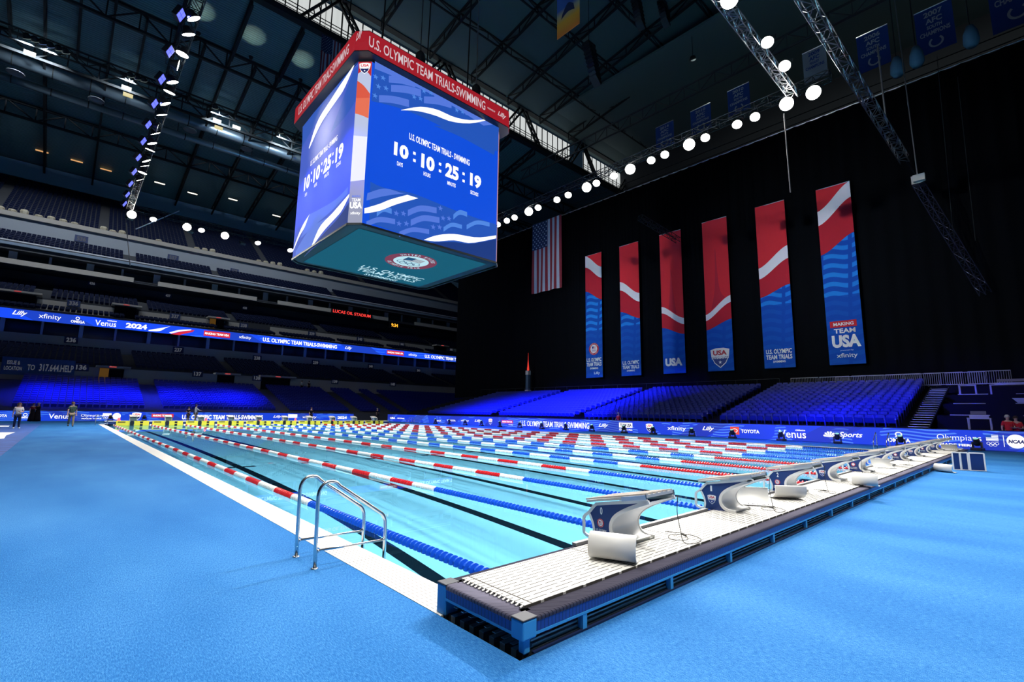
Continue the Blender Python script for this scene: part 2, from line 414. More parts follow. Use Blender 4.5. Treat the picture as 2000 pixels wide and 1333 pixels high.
# far bulkhead
fb = empty('bulkhead', (0, 50, 0), label='far bulkhead across the pool end under the distant starting blocks', cat='bulkhead')
def chf(mb, name, m): o = mb.build(name, m, fb); o.matrix_parent_inverse = Matrix.Translation((0, -50, 0)); return o
mb = MB(); mb.box((0, 50, .24), (XR, 50.86, .30)); chf(mb, 'deck_panel', WHITEP)
mb = MB(); mb.box((0, 50.0, -.5), (XR, 50.06, .24)); mb.box((0, 50.8, 0), (XR, 50.86, .24)); chf(mb, 'fascia', NAVYP)
YEL = mat('yellow_touch_pad', (.95, .78, .05), .5)
for k in range(10):
    cx = .6125+1.25+2.5*k
    t_ = empty('touch_pad', (cx, 49.97, -.9), label='yellow touch pad on the far pool wall, %s' % ('nearest the left side of the pool' if k == 0 else 'farthest to the right along the wall' if k == 9 else 'number %s along the wall from the left' % ['one','two','three','four','five','six','seven','eight','nine','ten'][k]), cat='touch pad', group='yellow touch pads along the far wall')
    m_ = MB(); m_.box((-1.13, -.02, .0), (-.2, .02, 1.21)); m_.box((.1, -.02, 0), (1.13, .02, 1.21)); m_.build('pad', YEL, t_)
    m_ = MB(); m_.box((-.16, -.03, .3), (.06, .02, 1.21)); m_.build('lane_plate', BLACKP, t_)
    for bx_ in (((.5, -.03, .75), (.7, -.021, .93)), ((.5, -.03, 1.0), (.7, -.021, 1.17)), ((-1.02, -.03, 1.07), (-.5, -.021, 1.15))): MB().box(*bx_).build('printed_mark', BLACKP, t_)
# ------------------------------------------------------------------ lane ropes
FLR = mat('red_float', (.60, .012, .02), .3); FLB = mat('blue_float', (.008, .10, .62), .3); FLW = mat('white_float', (.82, .82, .80), .35)
def float_band_mesh(name, m, L=1.0, pitch=.088, R=.068, n=14, solid=False):
    mb = MB(); k = max(1, int(round(L/pitch))); p = L/k
    for i in range(k):
        y = i*p
        if solid: prof = [(.05, y+.002), (R, y+.01), (R, y+p-.012), (.05, y+p-.004)]
        else: prof = [(.03, y+.004), (R, y+.01), (R, y+.03), (.034, y+.034), (.03, y+p-.002)]
        mb.lathe([(r, z) for r, z in prof], (0, 0, 0), n, (0, 1, 0))
    o = mb.build(name, m, None, smooth=False); me = o.data; bpy.data.objects.remove(o); return me
ME = {}
for c_, m_ in (('r', FLR), ('b', FLB), ('w', FLW)):
    ME[c_] = float_band_mesh(dict(r='red', b='blue', w='white')[c_]+'_float_band', m_, 1.0, solid=(c_ == 'w'))
    ME[c_+'8'] = float_band_mesh('float_band', m_, .8, solid=(c_ == 'w'))
    ME[c_+'E'] = float_band_mesh('float_band', m_, 5.2)
ORD = ['nearest the left deck', 'second', 'third', 'fourth', 'fifth', 'sixth', 'seventh', 'eighth', 'ninth', 'tenth', 'eleventh']
for k in range(11):
    x = .6125+2.5*k; mid = 'b' if k in (4, 5, 6) else 'r'; end = 'r' if k in (4, 5, 6) else 'b'
    pos = ORD[k] if k == 0 else ORD[k]+' from the left deck'
    rp = empty('lane_rope', (x, 0, -.055), label='floating lane rope with %s floats near the blocks, %s' % ({'r': 'red', 'b': 'blue'}[end], pos), cat='lane rope', group='lane ropes across the pool')
    m_ = MB(); m_.tube([(0, .02, 0), (0, 49.95, 0)], .008, 6); m_.build('cable', STEEL, rp)
    def band(key, y, nm):
        o = bpy.data.objects.new(nm, ME[key]); COL.objects.link(o); o.parent = rp; o.location = (0, y, 0); return o
    band(end+'E', .1, {'r': 'red', 'b': 'blue'}[end]+'_float_band')
    band('w8', 5.3, 'white_float_band')
    y = 6.1; i = 0
    while y < 49.5:
        band(mid if i % 2 == 0 else 'w', y, ('blue' if mid == 'b' else 'red') + '_float_band' if i % 2 == 0 else 'white_float_band'); y += 1.0; i += 1
# ------------------------------------------------------------------ starting blocks
def curve_prof():
    # rear S-shaped leg in (y, z), from platform rear down to the foot
    return smooth_pts([(-.50, .40), (-.33, .33), (-.17, .24), (-.10, .13), (-.13, .05), (-.24, -.0), (-.40, -.045+.045)], 22)
CREST_B = mat('crest_navy', (.02, .05, .25), .5)
def crest(F_, cx, cy, w, parent, lit=False, k=1.2):
    W_, R_, B_ = (WHITE_E, RED_E, NAVY_E) if lit else (PRINTW, PRINTR, CREST_B)
    P = [(-.5, .42), (-.2, .5), (.2, .5), (.5, .42), (.46, .05), (.3, -.3), (0, -.55), (-.3, -.3), (-.46, .05)]
    F_.shape([(cx+a*w, cy+b*w) for a, b in P], W_, parent, 'crest_outline', k)
    F_.shape([(cx+a*w*.9, cy+b*w*.9) for a, b in [(-.48, .05), (.48, .05), (.3, -.3), (0, -.55), (-.3, -.3)]], B_, parent, 'crest_field', k+.3)
    F_.text('USA', cx-.36*w, cx+.36*w, cy+.12*w, cy+.38*w, R_, parent, bold=.04, k=k+.4)
    F_.text('SWIMMING', cx-.45*w, cx+.45*w, cy-.07*w, cy+.06*w, W_, parent, bold=.04, k=k+.6)
    F_.shape(star_pts((cx, cy-.25*w), .1*w), W_, parent, 'star', k+.6)
def seal(F_, cx, cy, r, parent, lit=False, k=1.2, big=False):
    W_, R_, B_ = (WHITE_D, RED_E, NAVY_E) if lit else (PRINTW, PRINTR, CREST_B)
    if big: W_, R_, B_ = big
    F_.ring((cx, cy), 0, r, R_, parent, 'seal_border', k); F_.ring((cx, cy), 0, r*.68, W_, parent, 'seal_field', k+.3)
    w_, h_ = r*.75, r*.42
    F_.shape([(cx-w_/2, cy+.02*r), (cx-w_*.05, cy+.02*r+h_*.3), (cx-w_*.05, cy+.05*r+h_), (cx-w_/2, cy+h_)], B_, parent, 'canton', k+.8)
    for j in range(5):
        F_.shape([(cx-w_/2, cy+.0*r+j*h_*.2), (cx+w_/2, cy+.05*r+j*h_*.2), (cx+w_/2, cy+.09*r+j*h_*.2), (cx-w_/2, cy+.04*r+j*h_*.2)], R_, parent, 'stripe', k+.6)
    for j in range(3): F_.ring((cx+(j-1)*r*.34, cy-.2*r), r*.12, r*.155, B_, parent, 'ring', k+.7, 20)
    for j in range(2): F_.ring((cx+(j-.5)*r*.34, cy-.32*r), r*.12, r*.155, B_, parent, 'ring', k+.8, 20)
    import builtins
    for word, a0, sg in (('UNITED STATES', PI/2, 1), ('OLYMPIC TEAM', -PI/2, -1)):
        L = len(word)
        for j, c_ in enumerate(word):
            if c_ == ' ': continue
            th = a0 - sg*(j-(L-1)/2)*.16; rr = r*.84
            c2 = F_.w(cx+rr*math.cos(th), cy+rr*math.sin(th), 0)
            rad = (F_.r*math.cos(th)+F_.u*math.sin(th))*sg; tan = (F_.r*math.sin(th)-F_.u*math.cos(th))*sg
            G = Face(c2, tan, rad, F_.eps); hw = r*.042; hh = r*.08
            G.text(c_, -hw*(.4 if c_ == 'I' else 1), hw*(.4 if c_ == 'I' else 1), -hh, hh, W_, parent, bold=.03, k=k+.4)
def block(k, front_sign=1):
    cx = .6125+1.25+2.5*k
    emb = k % 2 == 0
    t_ = empty('starting_block', (cx, 0, ZT), label='white starting block with navy side panel numbered %d' % k, cat='starting block', group='starting blocks on the near bulkhead')
    pr = curve_prof()
    for sx in (-1, 1):
        x0 = sx*.25; x1 = sx*.235
        mb = MB()
        # frame strip pieces instead of one concave face
        def band(P, wd):
            S = smooth_pts(P, 26); L = []; R2 = []
            for i, (a, b) in enumerate(S):
                a2, b2 = S[min(i+1, len(S)-1)]; a1, b1 = S[max(i-1, 0)]
                dx, dy = a2-a1, b2-b1; l = math.hypot(dx, dy) or 1; nx, ny = -dy/l, dx/l
                L.append((a+nx*wd/2, b+ny*wd/2)); R2.append((a-nx*wd/2, b-ny*wd/2))
            q = len(S); vs = [(x0, a, b) for a, b in L]+[(x0, a, b) for a, b in R2]+[(x1, a, b) for a, b in L]+[(x1, a, b) for a, b in R2]; fs = []
            for i in range(q-1):
                fs += [(i, i+1, q+i+1, q+i), (2*q+i, 3*q+i, 3*q+i+1, 2*q+i+1), (i, 2*q+i, 2*q+i+1, i+1), (q+i, q+i+1, 3*q+i+1, 3*q+i)]
            fs += [(0, q, 3*q, 2*q), (q-1, 3*q-1, 4*q-1, 2*q-1)]
            mb.add(vs, fs)
        band([(.05, .35), (.09, .315), (.15, .25), (.218, .195), (.222, .11), (.220, .035), (.165, .008), (.105, .006)], .030)
        band([(.150, .245), (.118, .19), (.092, .12), (.088, .06), (.105, .006)], .024)
        band([(.06, .347), (-.15, .387), (-.36, .425), (-.56, .462)], .032)
        band([(-.58, .455), (-.44, .40), (-.30, .335), (-.19, .265), (-.135, .19), (-.13, .11), (-.17, .05), (-.24, .02), (-.33, .016)], .036)
        mb.build('side_frame', WHITEP, t_)
        # navy vinyl panel
        V = [(.05, .34), (.09, .30), (.135, .245), (.148, .235), (.112, .18), (.086, .11), (.084, .05), (.098, .006), (.05, .004), (-.05, .004), (-.22, .010)]
        W2 = [(-.165, .045), (-.122, .11), (-.128, .19), (-.185, .265), (-.295, .335), (-.44, .40), (-.48, .43), (-.36, .42), (-.15, .38)]
        mb = MB(); P = V+W2; xx = sx*.244
        # fan by horizontal slices keeps the concave outline
        mb.poly([(xx, a, b) for a, b in P]); o = mb.build('side_panel', NAVYP, t_)
        bm = bmesh.new(); bm.from_mesh(o.data); bmesh.ops.triangulate(bm, faces=bm.faces, ngon_method='EAR_CLIP'); bm.to_mesh(o.data); bm.free()
        if sx < 0:
            Fp = Face((xx, 0, 0), (0, -1, 0), (0, 0, 1), .0022)
            Fp.text(str(k), -.005, .027 if k != 1 else .02, .25, .325, PRINTW, o, bold=.03)
            if emb:
                seal(Fp, .0, .165, .044, o) if k < 3 else (Fp.ring((.0, .165), 0, .044, PRINTR, o, 'seal_border', 1), Fp.ring((.0, .165), 0, .03, PRINTW, o, 'seal_field', 1.4))
                Fp.text('U.S. OLYMPIC', -.065, .075, .085, .105, PRINTW, o); Fp.text('TEAM TRIALS', -.065, .075, .057, .077, PRINTW, o)
            else: crest(Fp, .01, .14, .12, o)
    # curved rear skin between the sides
    S = smooth_pts([(-.57, .45), (-.44, .39), (-.30, .325), (-.195, .255), (-.142, .185), (-.138, .11), (-.178, .05), (-.25, .014), (-.33, .008)], 26)
    mb = MB(); q = len(S); vs = []
    for x in (-.236, .236):
        vs += [(x, a, b) for a, b in S]; vs += [(x, a+.012, b-.002) for a, b in S]
    fs = []
    for i in range(q-1):
        fs += [(i, i+1, 2*q+i+1, 2*q+i), (q+i, 3*q+i, 3*q+i+1, q+i+1)]
    fs += [(0, 2*q, 3*q, q), (q-1, 2*q-1, 4*q-1, 3*q-1)]
    mb.add(vs, fs); mb.build('curved_leg', WHITEP, t_, smooth=True)
    mb = MB(); mb.box((-.20, -.32, .012), (.20, -.19, .035)); o = mb.build('base_plate', WHITEP, t_); bevel(o, .008)
    # platform: sloping grooved top with a rear aluminium tongue
    sl = (.475-.335)/(-.66)
    def zt(y): return .352 + (.17-y)*.19
    mb = MB(); yf, yr = .17, -.55
    mb.add([(-.26, yf, zt(yf)), (.26, yf, zt(yf)), (.26, yr, zt(yr)), (-.26, yr, zt(yr)), (-.26, yf, zt(yf)+.02), (.26, yf, zt(yf)+.02), (.26, yr, zt(yr)+.03), (-.26, yr, zt(yr)+.03)],
           [(0,3,2,1),(4,5,6,7),(0,1,5,4),(1,2,6,5),(2,3,7,6),(3,0,4,7)])
    mb.build('platform', mat('grey_grip_top', (.50, .49, .47), .7), t_)
    mb = MB()
    for i in range(6):
        x = -.23+.092*i; mb.bar((x, yf+.02, zt(yf)+.028), (x, yr, zt(yr)+.038), .03, .016)
    mb.build('grip_slats', mat('beige_grip', (.42, .38, .34), .8), t_)
    for sx in (-1, 1):
        mb = MB(); mb.bar((sx*.262, -.28, zt(-.28)+.006), (sx*.262, yr-.01, zt(yr)+.012), .02, .045); mb.build('side_rail', ALU, t_)
    return t_
BL = [block(k) for k in range(10)]
# far row of blocks (same kind, seen from the front)
for k in range(10):
    c = copy_tree(BL[0]); cx = .6125+1.25+2.5*k
    for ch_ in list(c.children):
        for g_ in list(ch_.children): bpy.data.objects.remove(g_)
    c.location = (cx, 50.0, .30); c.rotation_euler = (0, 0, PI)
    c['label'] = 'grey starting block on the far bulkhead, %s' % ('first from the left' if k == 0 else 'last to the right' if k == 9 else ['','second','third','fourth','fifth','sixth','seventh','eighth','ninth'][k]+' from the left')
    c['group'] = 'starting blocks on the far bulkhead'
# ------------------------------------------------------------------ pool ladder
def ladder(loc, rz, label):
    t_ = empty('pool_ladder', loc, rz, label=label, cat='pool ladder')
    for y in (0, -.508):
        m_ = MB(); pts = [(.003, y, 0), (-.005, y, .25), (-.012, y, .68)]
        for i in range(9): a = PI*1.0 - i/8*(PI*.80); pts.append((.105+.115*math.cos(a), y, .69+.125*math.sin(a)))
        pts += [(.45, y, .595), (.66, y, .45)]
        for i in range(1, 5): a = i/4*1.1; pts.append((.66+.075*math.sin(a)*1.08, y, .45-.09*(1-math.cos(a))-.012*i))
        pts += [(.74, y, .25), (.74, y, -.5)]
        m_.tube(pts, .0185, 12); m_.build('handrail', STEEL, t_, True)
        m_ = MB(); m_.tube([(0, y, .165), (.74, y, .155)], .012, 10); m_.build('cross_bar', STEEL, t_, True)
        for x in (.02, .72): m_ = MB(); m_.lathe([(.016, -.01), (.02, 0), (.016, .012)], (x, y, .162), 10, (1, 0, 0)); m_.build('bar_collar', STEEL, t_, True)
        m_ = MB(); m_.lathe([(.0, 0), (.036, 0), (.036, .006), (.02, .012)], (0, y, 0), 16); m_.build('foot_flange', STEEL, t_, True)
    for z in (-.12, -.40): m_ = MB(); m_.box((.66, -.51, z-.015), (.78, .0, z+.01)); m_.build('step', WHITEP, t_)
    return t_
ladder((-.667, 2.21, 0), 0, 'stainless steel pool ladder with arched rails at the near left pool edge')
# ------------------------------------------------------------------ flood lights on the rig
def flood_proto():
    t_ = empty('flood_light', (0, 0, 0))
    mb = MB(); mb.lathe([(.10, .42), (.17, .38), (.2, .25), (.30, .06), (.33, 0), (.31, 0), (.27, .05)], n=18); mb.build('housing', BLACKP, t_, True)
    mb = MB(); mb.lathe([(0.001, .012), (.30, .012), (.30, .004), (0.001, .004)], n=20); mb.build('lens', mat('lamp_lens', (0, 0, 0), .4, emit=(1, .96, .88), es=14), t_)
    mb = MB(); mb.tube([(-.36, 0, .2), (-.36, 0, .6), (.36, 0, .6), (.36, 0, .2)], .02, 6); mb.build('yoke', DARKM, t_)
    return t_
FP = flood_proto()
def aim(o, target):
    o.rotation_euler = (Vector(target)-o.location).to_track_quat('-Z', 'Y').to_euler()
nf = [0]
def flood(x, y, target, big, where, z=RIG, pw=1, sp=1.55):
    o = FP if nf[0] == 0 else copy_tree(FP); nf[0] += 1
    o.location = (x, y, z); aim(o, target); s_ = 1.25 if big else .95; o.scale = (s_,)*3
    tag(o, where, 'flood light', 'flood lights on the lighting rig')
    l = bpy.data.lights.new('lamp', 'AREA'); l.shape = 'DISK'; l.size = .55; l.energy = POWER*(1.5 if big else 1)*9*pw; l.color = (1, .975, .93); l.spread = sp
    l.cycles.is_caustics_light = True
    lo = bpy.data.objects.new('lamp', l); COL.objects.link(lo); lo.parent = o; lo.location = (0, 0, -.02)
LY = [-3.5, 0, 3.5, 7, 10.5, 14, 17.5, 20.2] + [22.5, 23.85, 25.7, 26.85, 28.75, 29.95, 31.45, 33.0, 34.9, 35.9, 37.6, 38.8, 40.95, 42.0, 43.5, 45.15]
for i, y in enumerate(LY):
    if i in (6, 11, 16): flood(-.1, y, (47.5, {6: 9, 11: 21.5, 16: 34}[i], 14), False, 'flood light of the left rig row turned toward the hanging banners', pw=2.4, sp=.72)
    else: flood(-.1, y, ((10, -3, 14)[i % 3], y+(i % 2)*3+(-6 if y < 22 else 3), 0), False, 'round white flood light hanging in the left row of the lighting rig')
RYs = [(31.6, 0), (30.25, 0), (29.15, 0), (27.2, 1), (26.0, 0), (23.7, 0), (22.4, 0), (20.4, 1), (19.4, 0), (17.7, 0), (16.2, 1), (14.4, 0), (13.3, 0), (11.45, 1), (10.3, 0), (8.2, 0), (7.1, 0), (5.3, 1), (3.88, 1)]
for i, (y, bg) in enumerate(RYs):
    flood(27.1, y, (-2, -2, 1.5) if bg else (14, y*.7-1, 0), bg, ('glaring flood light aimed at the near deck' if bg else 'round flood light angled at the pool')+' in the right rig row')
for y in (34.5, 38, 41.5, 45, 48.5): flood(27.1, y, (14, y-3, 0), False, 'flood light of the right rig row hidden partly behind the scoreboard')
for x, bg in ((.13, 1), (1.83, 0), (4.66, 1), (5.94, 0), (8.12, 1), (11.4, 0), (14.9, 0), (18, 0), (21, 0)): flood(x, 54.8, (6, 10, 0) if bg else (x, 42, 0), bg, 'flood light %s on the far side of the rig' % ('with a strong glare' if bg else 'of smaller glow'))
for x, y, bg in ((23.6, 4.25, 0), (21.2, 4.25, 0), (17.3, 4.45, 1)): flood(x, y, (9, 3, 0) if not bg else (0, -1, 0), bg, ['flood light beside the short cross truss, %s' % s for s in ('lowest of three', 'middle of three', 'top of three')][0 if x > 23 else 1 if x > 20 else 2])
for x in (-3, 2, 7, 12, 17, 22): flood(x, -8, (x*.8+1, 3, 0), False, 'unseen flood light added on a near row to light the near deck', pw=.8)  # unseen near row, added to light the camera side
# blue wash lights
WASH = mat('blue_wash_face', (0, 0, 0), .5, emit=(.10, .12, 1), es=2.2)
wp = empty('wash_light', (0, 0, 0))
MB().box((-.26, -.26, .0), (.26, .26, .22)).build('housing', BLACKP, wp)
for i in (-1, 1):
    for j in (-1, 1): MB().box((i*.12-.105, j*.12-.105, -.012), (i*.12+.105, j*.12+.105, .0)).build('face', WASH, wp)
nw = [0]
def wash(x, y, target, power, label, z=19.75, spread=1.1, show=True):
    o = wp if nw[0] == 0 else copy_tree(wp); nw[0] += 1
    spread = .42 if x < 0 else .62
    o.location = (x, y, z); aim(o, target); tag(o, label, 'stage light', 'blue wash lights on the lighting rig')
    mi = o.rotation_euler.to_matrix().inverted(); tp = Vector((-.35 if x < 0 else x, y if x < 0 else 55.05, 20.38))
    bk = MB().tube([mi @ Vector((0, 0, .05)), mi @ (tp-o.location)], .025, 6).build('bracket', DARKM, o)
    l = bpy.data.lights.new('lamp', 'AREA'); l.shape = 'SQUARE'; l.size = .5; l.energy = power; l.color = (.02, .03, 1); l.spread = spread
    lo = bpy.data.objects.new('lamp', l); COL.objects.link(lo); lo.parent = o; lo.location = (0, 0, -.03)
BLUE = 9000
for i, y in enumerate((22.3, 25.5, 28.4, 31.4, 34.4, 37.1, 40.1, 43.1, 45.9, 48.7, 51.3)):
    wash(-.62, y, (36, (y-20)*1.25+3, 1.0), BLUE*.075, 'blue wash light on the left truss, %s' % ('topmost in view' if i == 0 else 'lowest of the column' if i == 10 else '%s from the top' % ['', 'second', 'third', 'fourth', 'fifth', 'sixth', 'seventh', 'eighth', 'ninth', 'tenth'][i]))
for x in (0, 5, 10, 16): wash(x, 55.6, (x*1.1-4, 69, 1.5), BLUE*.028, 'square blue wash light on the far truss above the lit stands')
# ------------------------------------------------------------------ trusses of the rig
def truss(p, q, w=.5, label='', m=ALU, step=.6, rad=.028, name='lighting_truss', cat='truss', group=None, kind=None):
    p = Vector(p); q = Vector(q); d = (q-p); L = d.length; d.normalize(); a = d.cross(Vector((0, 0, 1)))
    if a.length < .05: a = Vector((1, 0, 0))
    a.normalize(); b = a.cross(d)
    t_ = empty(name, p, label=label, cat=cat, group=group, kind=kind); C = [(a*i+b*j)*(w/2) for i, j in ((-1, -1), (1, -1), (1, 1), (-1, 1))]
    for c in C: MB().tube([c, c+d*L], rad, 6).build('chord', m, t_)
    k = max(1, int(L/step)); s_ = L/k; mb = MB()
    for i in range(k):
        for f in range(4):
            c0, c1 = C[f], C[(f+1) % 4]
            if i % 2: c0, c1 = c1, c0
            mb.bar(c0+d*s_*i, c1+d*s_*(i+1), rad*1.1, n=4); mb.bar(c0+d*s_*i, c1+d*s_*i, rad*1.1, n=4)
    mb.build('lacing', m, t_); return t_
ZR = RIG+.62
truss((-.1, -9, ZR), (-.1, 56, ZR), .5, 'long dark lighting truss over the left pool edge carrying floods and blue lights', DARKM, .8, group='rig trusses')
truss((27.1, 3, ZR), (27.1, 56, ZR), .5, 'long dark lighting truss over the right side of the pool', DARKM, .8)
truss((.2, 54.8, ZR+.02), (26.8, 54.8, ZR+.02), .5, 'dark lighting truss crossing above the far end of the pool', DARKM, .8)
truss((-5, -8, ZR), (24, -8, ZR), .5, 'dark lighting truss of the rig above the near deck', DARKM, .8)
truss((8, 4.75, 20.25), (26.9, 4.85, 20.25), .45, 'short silver lighting truss ending at the bright flood light, upper right', ALU, .55)
truss((10, 2.35, 20.0), (40.0, 1.7, 20.0), .5, 'long silver box truss running diagonally across the upper right', ALU, .9)
truss((43.9, 1.5, 19.4), at(1925, 575, 'x', 47), .5, 'dark truss hanging diagonally in front of the black curtain at right', mat('blue_dark_steel', (.03, .035, .08), .4, .6), .7)
hm = empty('hoist_motor', (43.9, 1.5, 19.6), label='grey chain hoist at the top of the hanging truss before the curtain', cat='hoist')
MB().box((-.5, -.35, -.3), (.5, .35, .35)).build('body', ALU, hm); MB().box((-.9, -.5, -.25), (-.5, .2, .25)).build('bracket', mat('pale_bracket', (.6, .6, .55), .5), hm); MB().tube([(.0, .0, .3), (.3, .3, 26)], .04, 6).build('chain', ALU, hm)
MB().tube([(-.2, 0, .3), (-3.3, .2, .5)], .03, 6).build('sling', DARKM, hm)
def cable(p, q, r, label, m=ALU):
    p = Vector(p); q = Vector(q); o = MB().tube([(0, 0, 0), q-p], r, 6).build('hanging_cable', m, None); o.location = p; tag(o, label, 'cable'); return o
cable(at(1544, 376, 'x', 27.2), at(1531, 222, 'x', 27.2), .035, 'pale vertical pole hanging below the brightest right flood light')
cable(at(1731, 240, 'y', 1.8), at(1714, 90, 'y', 1.8), .05, 'taut pale chain holding up the long silver truss')
for i, (a, b) in enumerate((((1862, 460), (1830, 110)), ((1905, 470), (1870, 150)))): cable(at(*a, 'x', 47), at(*b, 'x', 47), .025, 'thin dark cable hanging before the curtain, %s of two' % ('left' if i == 0 else 'right'), DARKM)
truss(at(1250, 425, 'x', 38), at(1325, 470, 'x', 44), .5, 'dark truss ending in front of the banners', DARKM, .7)
cable((-.2, 54.6, 19), at(254, 520, 'y', 54.6), .04, 'thin rod hanging from the left corner of the rig over the stands')
cable(at(265, 448, 'y', 54.6), at(350, 412, 'y', 54.6), .05, 'slanting thin rod by the corner flood light')
# ------------------------------------------------------------------ LED boards
HB = .98
def board_text(F_, t, px0, px1, b0, b1, par, m=WHITE_E, bold=.025, shear=0, k=1.5):
    a0 = F_.pix(px0, 820)[0]; a1 = F_.pix(px1, 820)[0]
    return F_.text(t, min(a0, a1), max(a0, a1), b0, b1, m, par, bold=bold, shear=shear, k=k)
rb = MB(); rb.box((31.4, -9, .02), (31.62, 59.9, HB)); rbo = rb.build('led_board', LED_R, None)
rbo.data.materials.append(BLACKP)
tag(rbo, 'long low blue LED advertising board along the right side of the pool', 'led board')
MB().box((31.38, -9, HB), (31.66, 59.9, HB+.03)).build('top_cap', BLACKP, rbo)
FR = Face((31.4, 0, 0), (0, -1, 0), (0, 0, 1), .006)
RED_T = mat('lit_orange_red', (0, 0, 0), .6, emit=(.9, .08, .04), es=1)
def redbox(F_, p0, p1, b0, b1, t, par, m=RED_E):
    a0 = F_.pix(p0, 820)[0]; a1 = F_.pix(p1, 820)[0]; F_.shape([(a0, b0), (a1, b0), (a1, b1), (a0, b1)], m, par, 'red_panel', 1.5)
    d = (a1-a0)*.06; F_.text(t, a0+d, a1-d, b0+(b1-b0)*.22, b1-(b1-b0)*.22, WHITE_E, par, bold=.04, k=3)
for t, p0, p1, b0, b1, bo, sh in (('USA', 762, 772, .35, .62, .05, 0), ('AirLines', 775, 790, .4, .6, .03, .3), ('OMEGA', 848, 862, .28, .45, .03, 0), ('TOYOTA', 873, 890, .36, .56, .03, 0), ('xfinity', 900, 916, .35, .62, .01, 0),
     ('Lilly', 927, 941, .35, .68, .02, .4), ('xfinity', 993, 1002, .18, .32, .01, 0), ('U.S. OLYMPIC TEAM TRIALS-SWIMMING', 1017, 1151, .2, .72, .015, 0), ('Lilly', 1169, 1188, .34, .7, .02, .4),
     ('xfinity', 1303, 1339, .3, .68, .01, 0), ('Lilly', 1371, 1394, .38, .74, .02, .4), ('TOYOTA', 1446, 1482, .38, .62, .03, 0), ('Venus', 1520, 1572, .2, .68, .01, 0), ('Gillette', 1552, 1571, .64, .74, .03, .2),
     ('Sports', 1636, 1682, .3, .68, .02, .35), ('OMEGA', 1730, 1774, .22, .44, .03, 0), ('Olympians', 1826, 1912, .36, .74, -.008, 0), ('MADE HERE', 1830, 1896, .16, .28, .04, 0)):
    board_text(FR, t, p0, p1, b0, b1, rbo, bold=bo, shear=sh)
redbox(FR, 980, 1002, .4, .7, 'MAKING TEAM USA', rbo)
a0 = FR.pix(1209, 0+820)[0]; a1 = FR.pix(1235, 820)[0]; FR.shape([(a0, .42), (a1, .42), (a1, .82), (a0, .82)], WHITE_E, rbo, 'white_panel', 1.5); FR.text('TEAM USA', a0+.08, a1-.08, .5, .74, NAVY_E, rbo, bold=.04, k=3); FR.text('CHEERS ALL', a0, a1, .2, .34, WHITE_E, rbo, bold=.04, k=2)
for px in (958, 1268): c_ = FR.pix(px, 820)[0]; crest(FR, c_, .5, .62, rbo, True, 1.5)
c_ = FR.pix(1434, 820)[0]; FR.shape([(c_-.3, .26), (c_+.3, .26), (c_+.3, .78), (c_-.3, .78)], RED_T, rbo, 'logo_tile', 1.5); FR.ring((c_, .52), .15, .2, WHITE_E, rbo, 'ring', 2.5, 24, .7)
c_ = FR.pix(1618, 820)[0]
for j in range(6):
    th = PI*(.08+j*.168); FR.shape([(c_, .34), (c_+.30*math.cos(th-.2), .36+.30*math.sin(th-.2)), (c_+.36*math.cos(th), .36+.34*math.sin(th)), (c_+.30*math.cos(th+.2), .36+.30*math.sin(th+.2))], WHITE_E, rbo, 'feather', 1.5+.1*j)
c_ = FR.pix(1752, 820)[0]; FR.text('Ω', c_-.16, c_+.16, .5, .78, WHITE_E, rbo, bold=.02, k=1.5)
c_ = FR.pix(1933, 820)[0]
FR.shape([(c_-.22, .48), (c_+.22, .48), (c_+.22, .78), (c_-.22, .78)], WHITE_E, rbo, 'flag_field', 1.5); FR.shape([(c_-.22, .64), (c_-.02, .64), (c_-.02, .78), (c_-.22, .78)], MID_E, rbo, 'canton', 2.5)
for j in range(4): FR.shape([(c_-.22, .5+j*.075), (c_+.22, .5+j*.075), (c_+.22, .53+j*.075), (c_-.22, .53+j*.075)], PALE_E, rbo, 'stripe', 2)
for j in range(3): FR.ring((c_+(j-1)*.15, .36), .055, .07, WHITE_E, rbo, 'ring', 1.5, 20)
for j in range(2): FR.ring((c_+(j-.5)*.15, .29), .055, .07, WHITE_E, rbo, 'ring', 1.7, 20)
c_ = FR.pix(1955, 820)[0]; FR.shape([(c_-.012, .22), (c_+.012, .22), (c_+.012, .78), (c_-.012, .78)], WHITE_E, rbo, 'divider', 1.5)
c_ = FR.pix(1979, 820)[0]; FR.ring((c_, .5), 0, .33, WHITE_E, rbo, 'white_disc', 1.5); FR.text('NCAA', c_-.27, c_+.27, .4, .58, NAVY_E, rbo, bold=.05, k=3, shear=.2)
# far board
fbo = MB().box((-14, 62.3, .02), (27.4, 62.5, HB)).build('led_board', LED_F, None)
tag(fbo, 'low blue LED advertising board across the far end below the lit stands', 'led board'); MB().box((-14, 62.28, HB), (27.4, 62.54, HB+.03)).build('top_cap', BLACKP, fbo)
FF = Face((0, 62.3, 0), (1, 0, 0), (0, 0, 1), .01)
for t, p0, p1, b0, b1, bo, sh in (('TOYOTA', -22, 13, .38, .62, .03, 0), ('OMEGA', 38, 58, .26, .44, .03, 0), ('Venus', 94, 136, .24, .72, .01, 0), ('Olympians', 157, 200, .36, .7, -.005, 0), ('MADE HERE', 159, 198, .2, .3, .04, 0),
     ('U.S. OLYMPIC TEAM TRIALS-SWIMMING', 355, 513, .18, .7, .035, 0), ('Lilly', 533, 550, .34, .7, .02, .4), ('xfinity', 590, 618, .3, .66, .01, 0), ('2024', 659, 677, .26, .64, .05, 0)):
    board_text(FF, t, p0, p1, b0, b1, fbo, bold=bo, shear=sh)
redbox(FF, 295, 338, .4, .78, 'MAKING TEAM USA', fbo); redbox(FF, 562, 580, .4, .86, 'TEAM USA', fbo, WHITE_E)
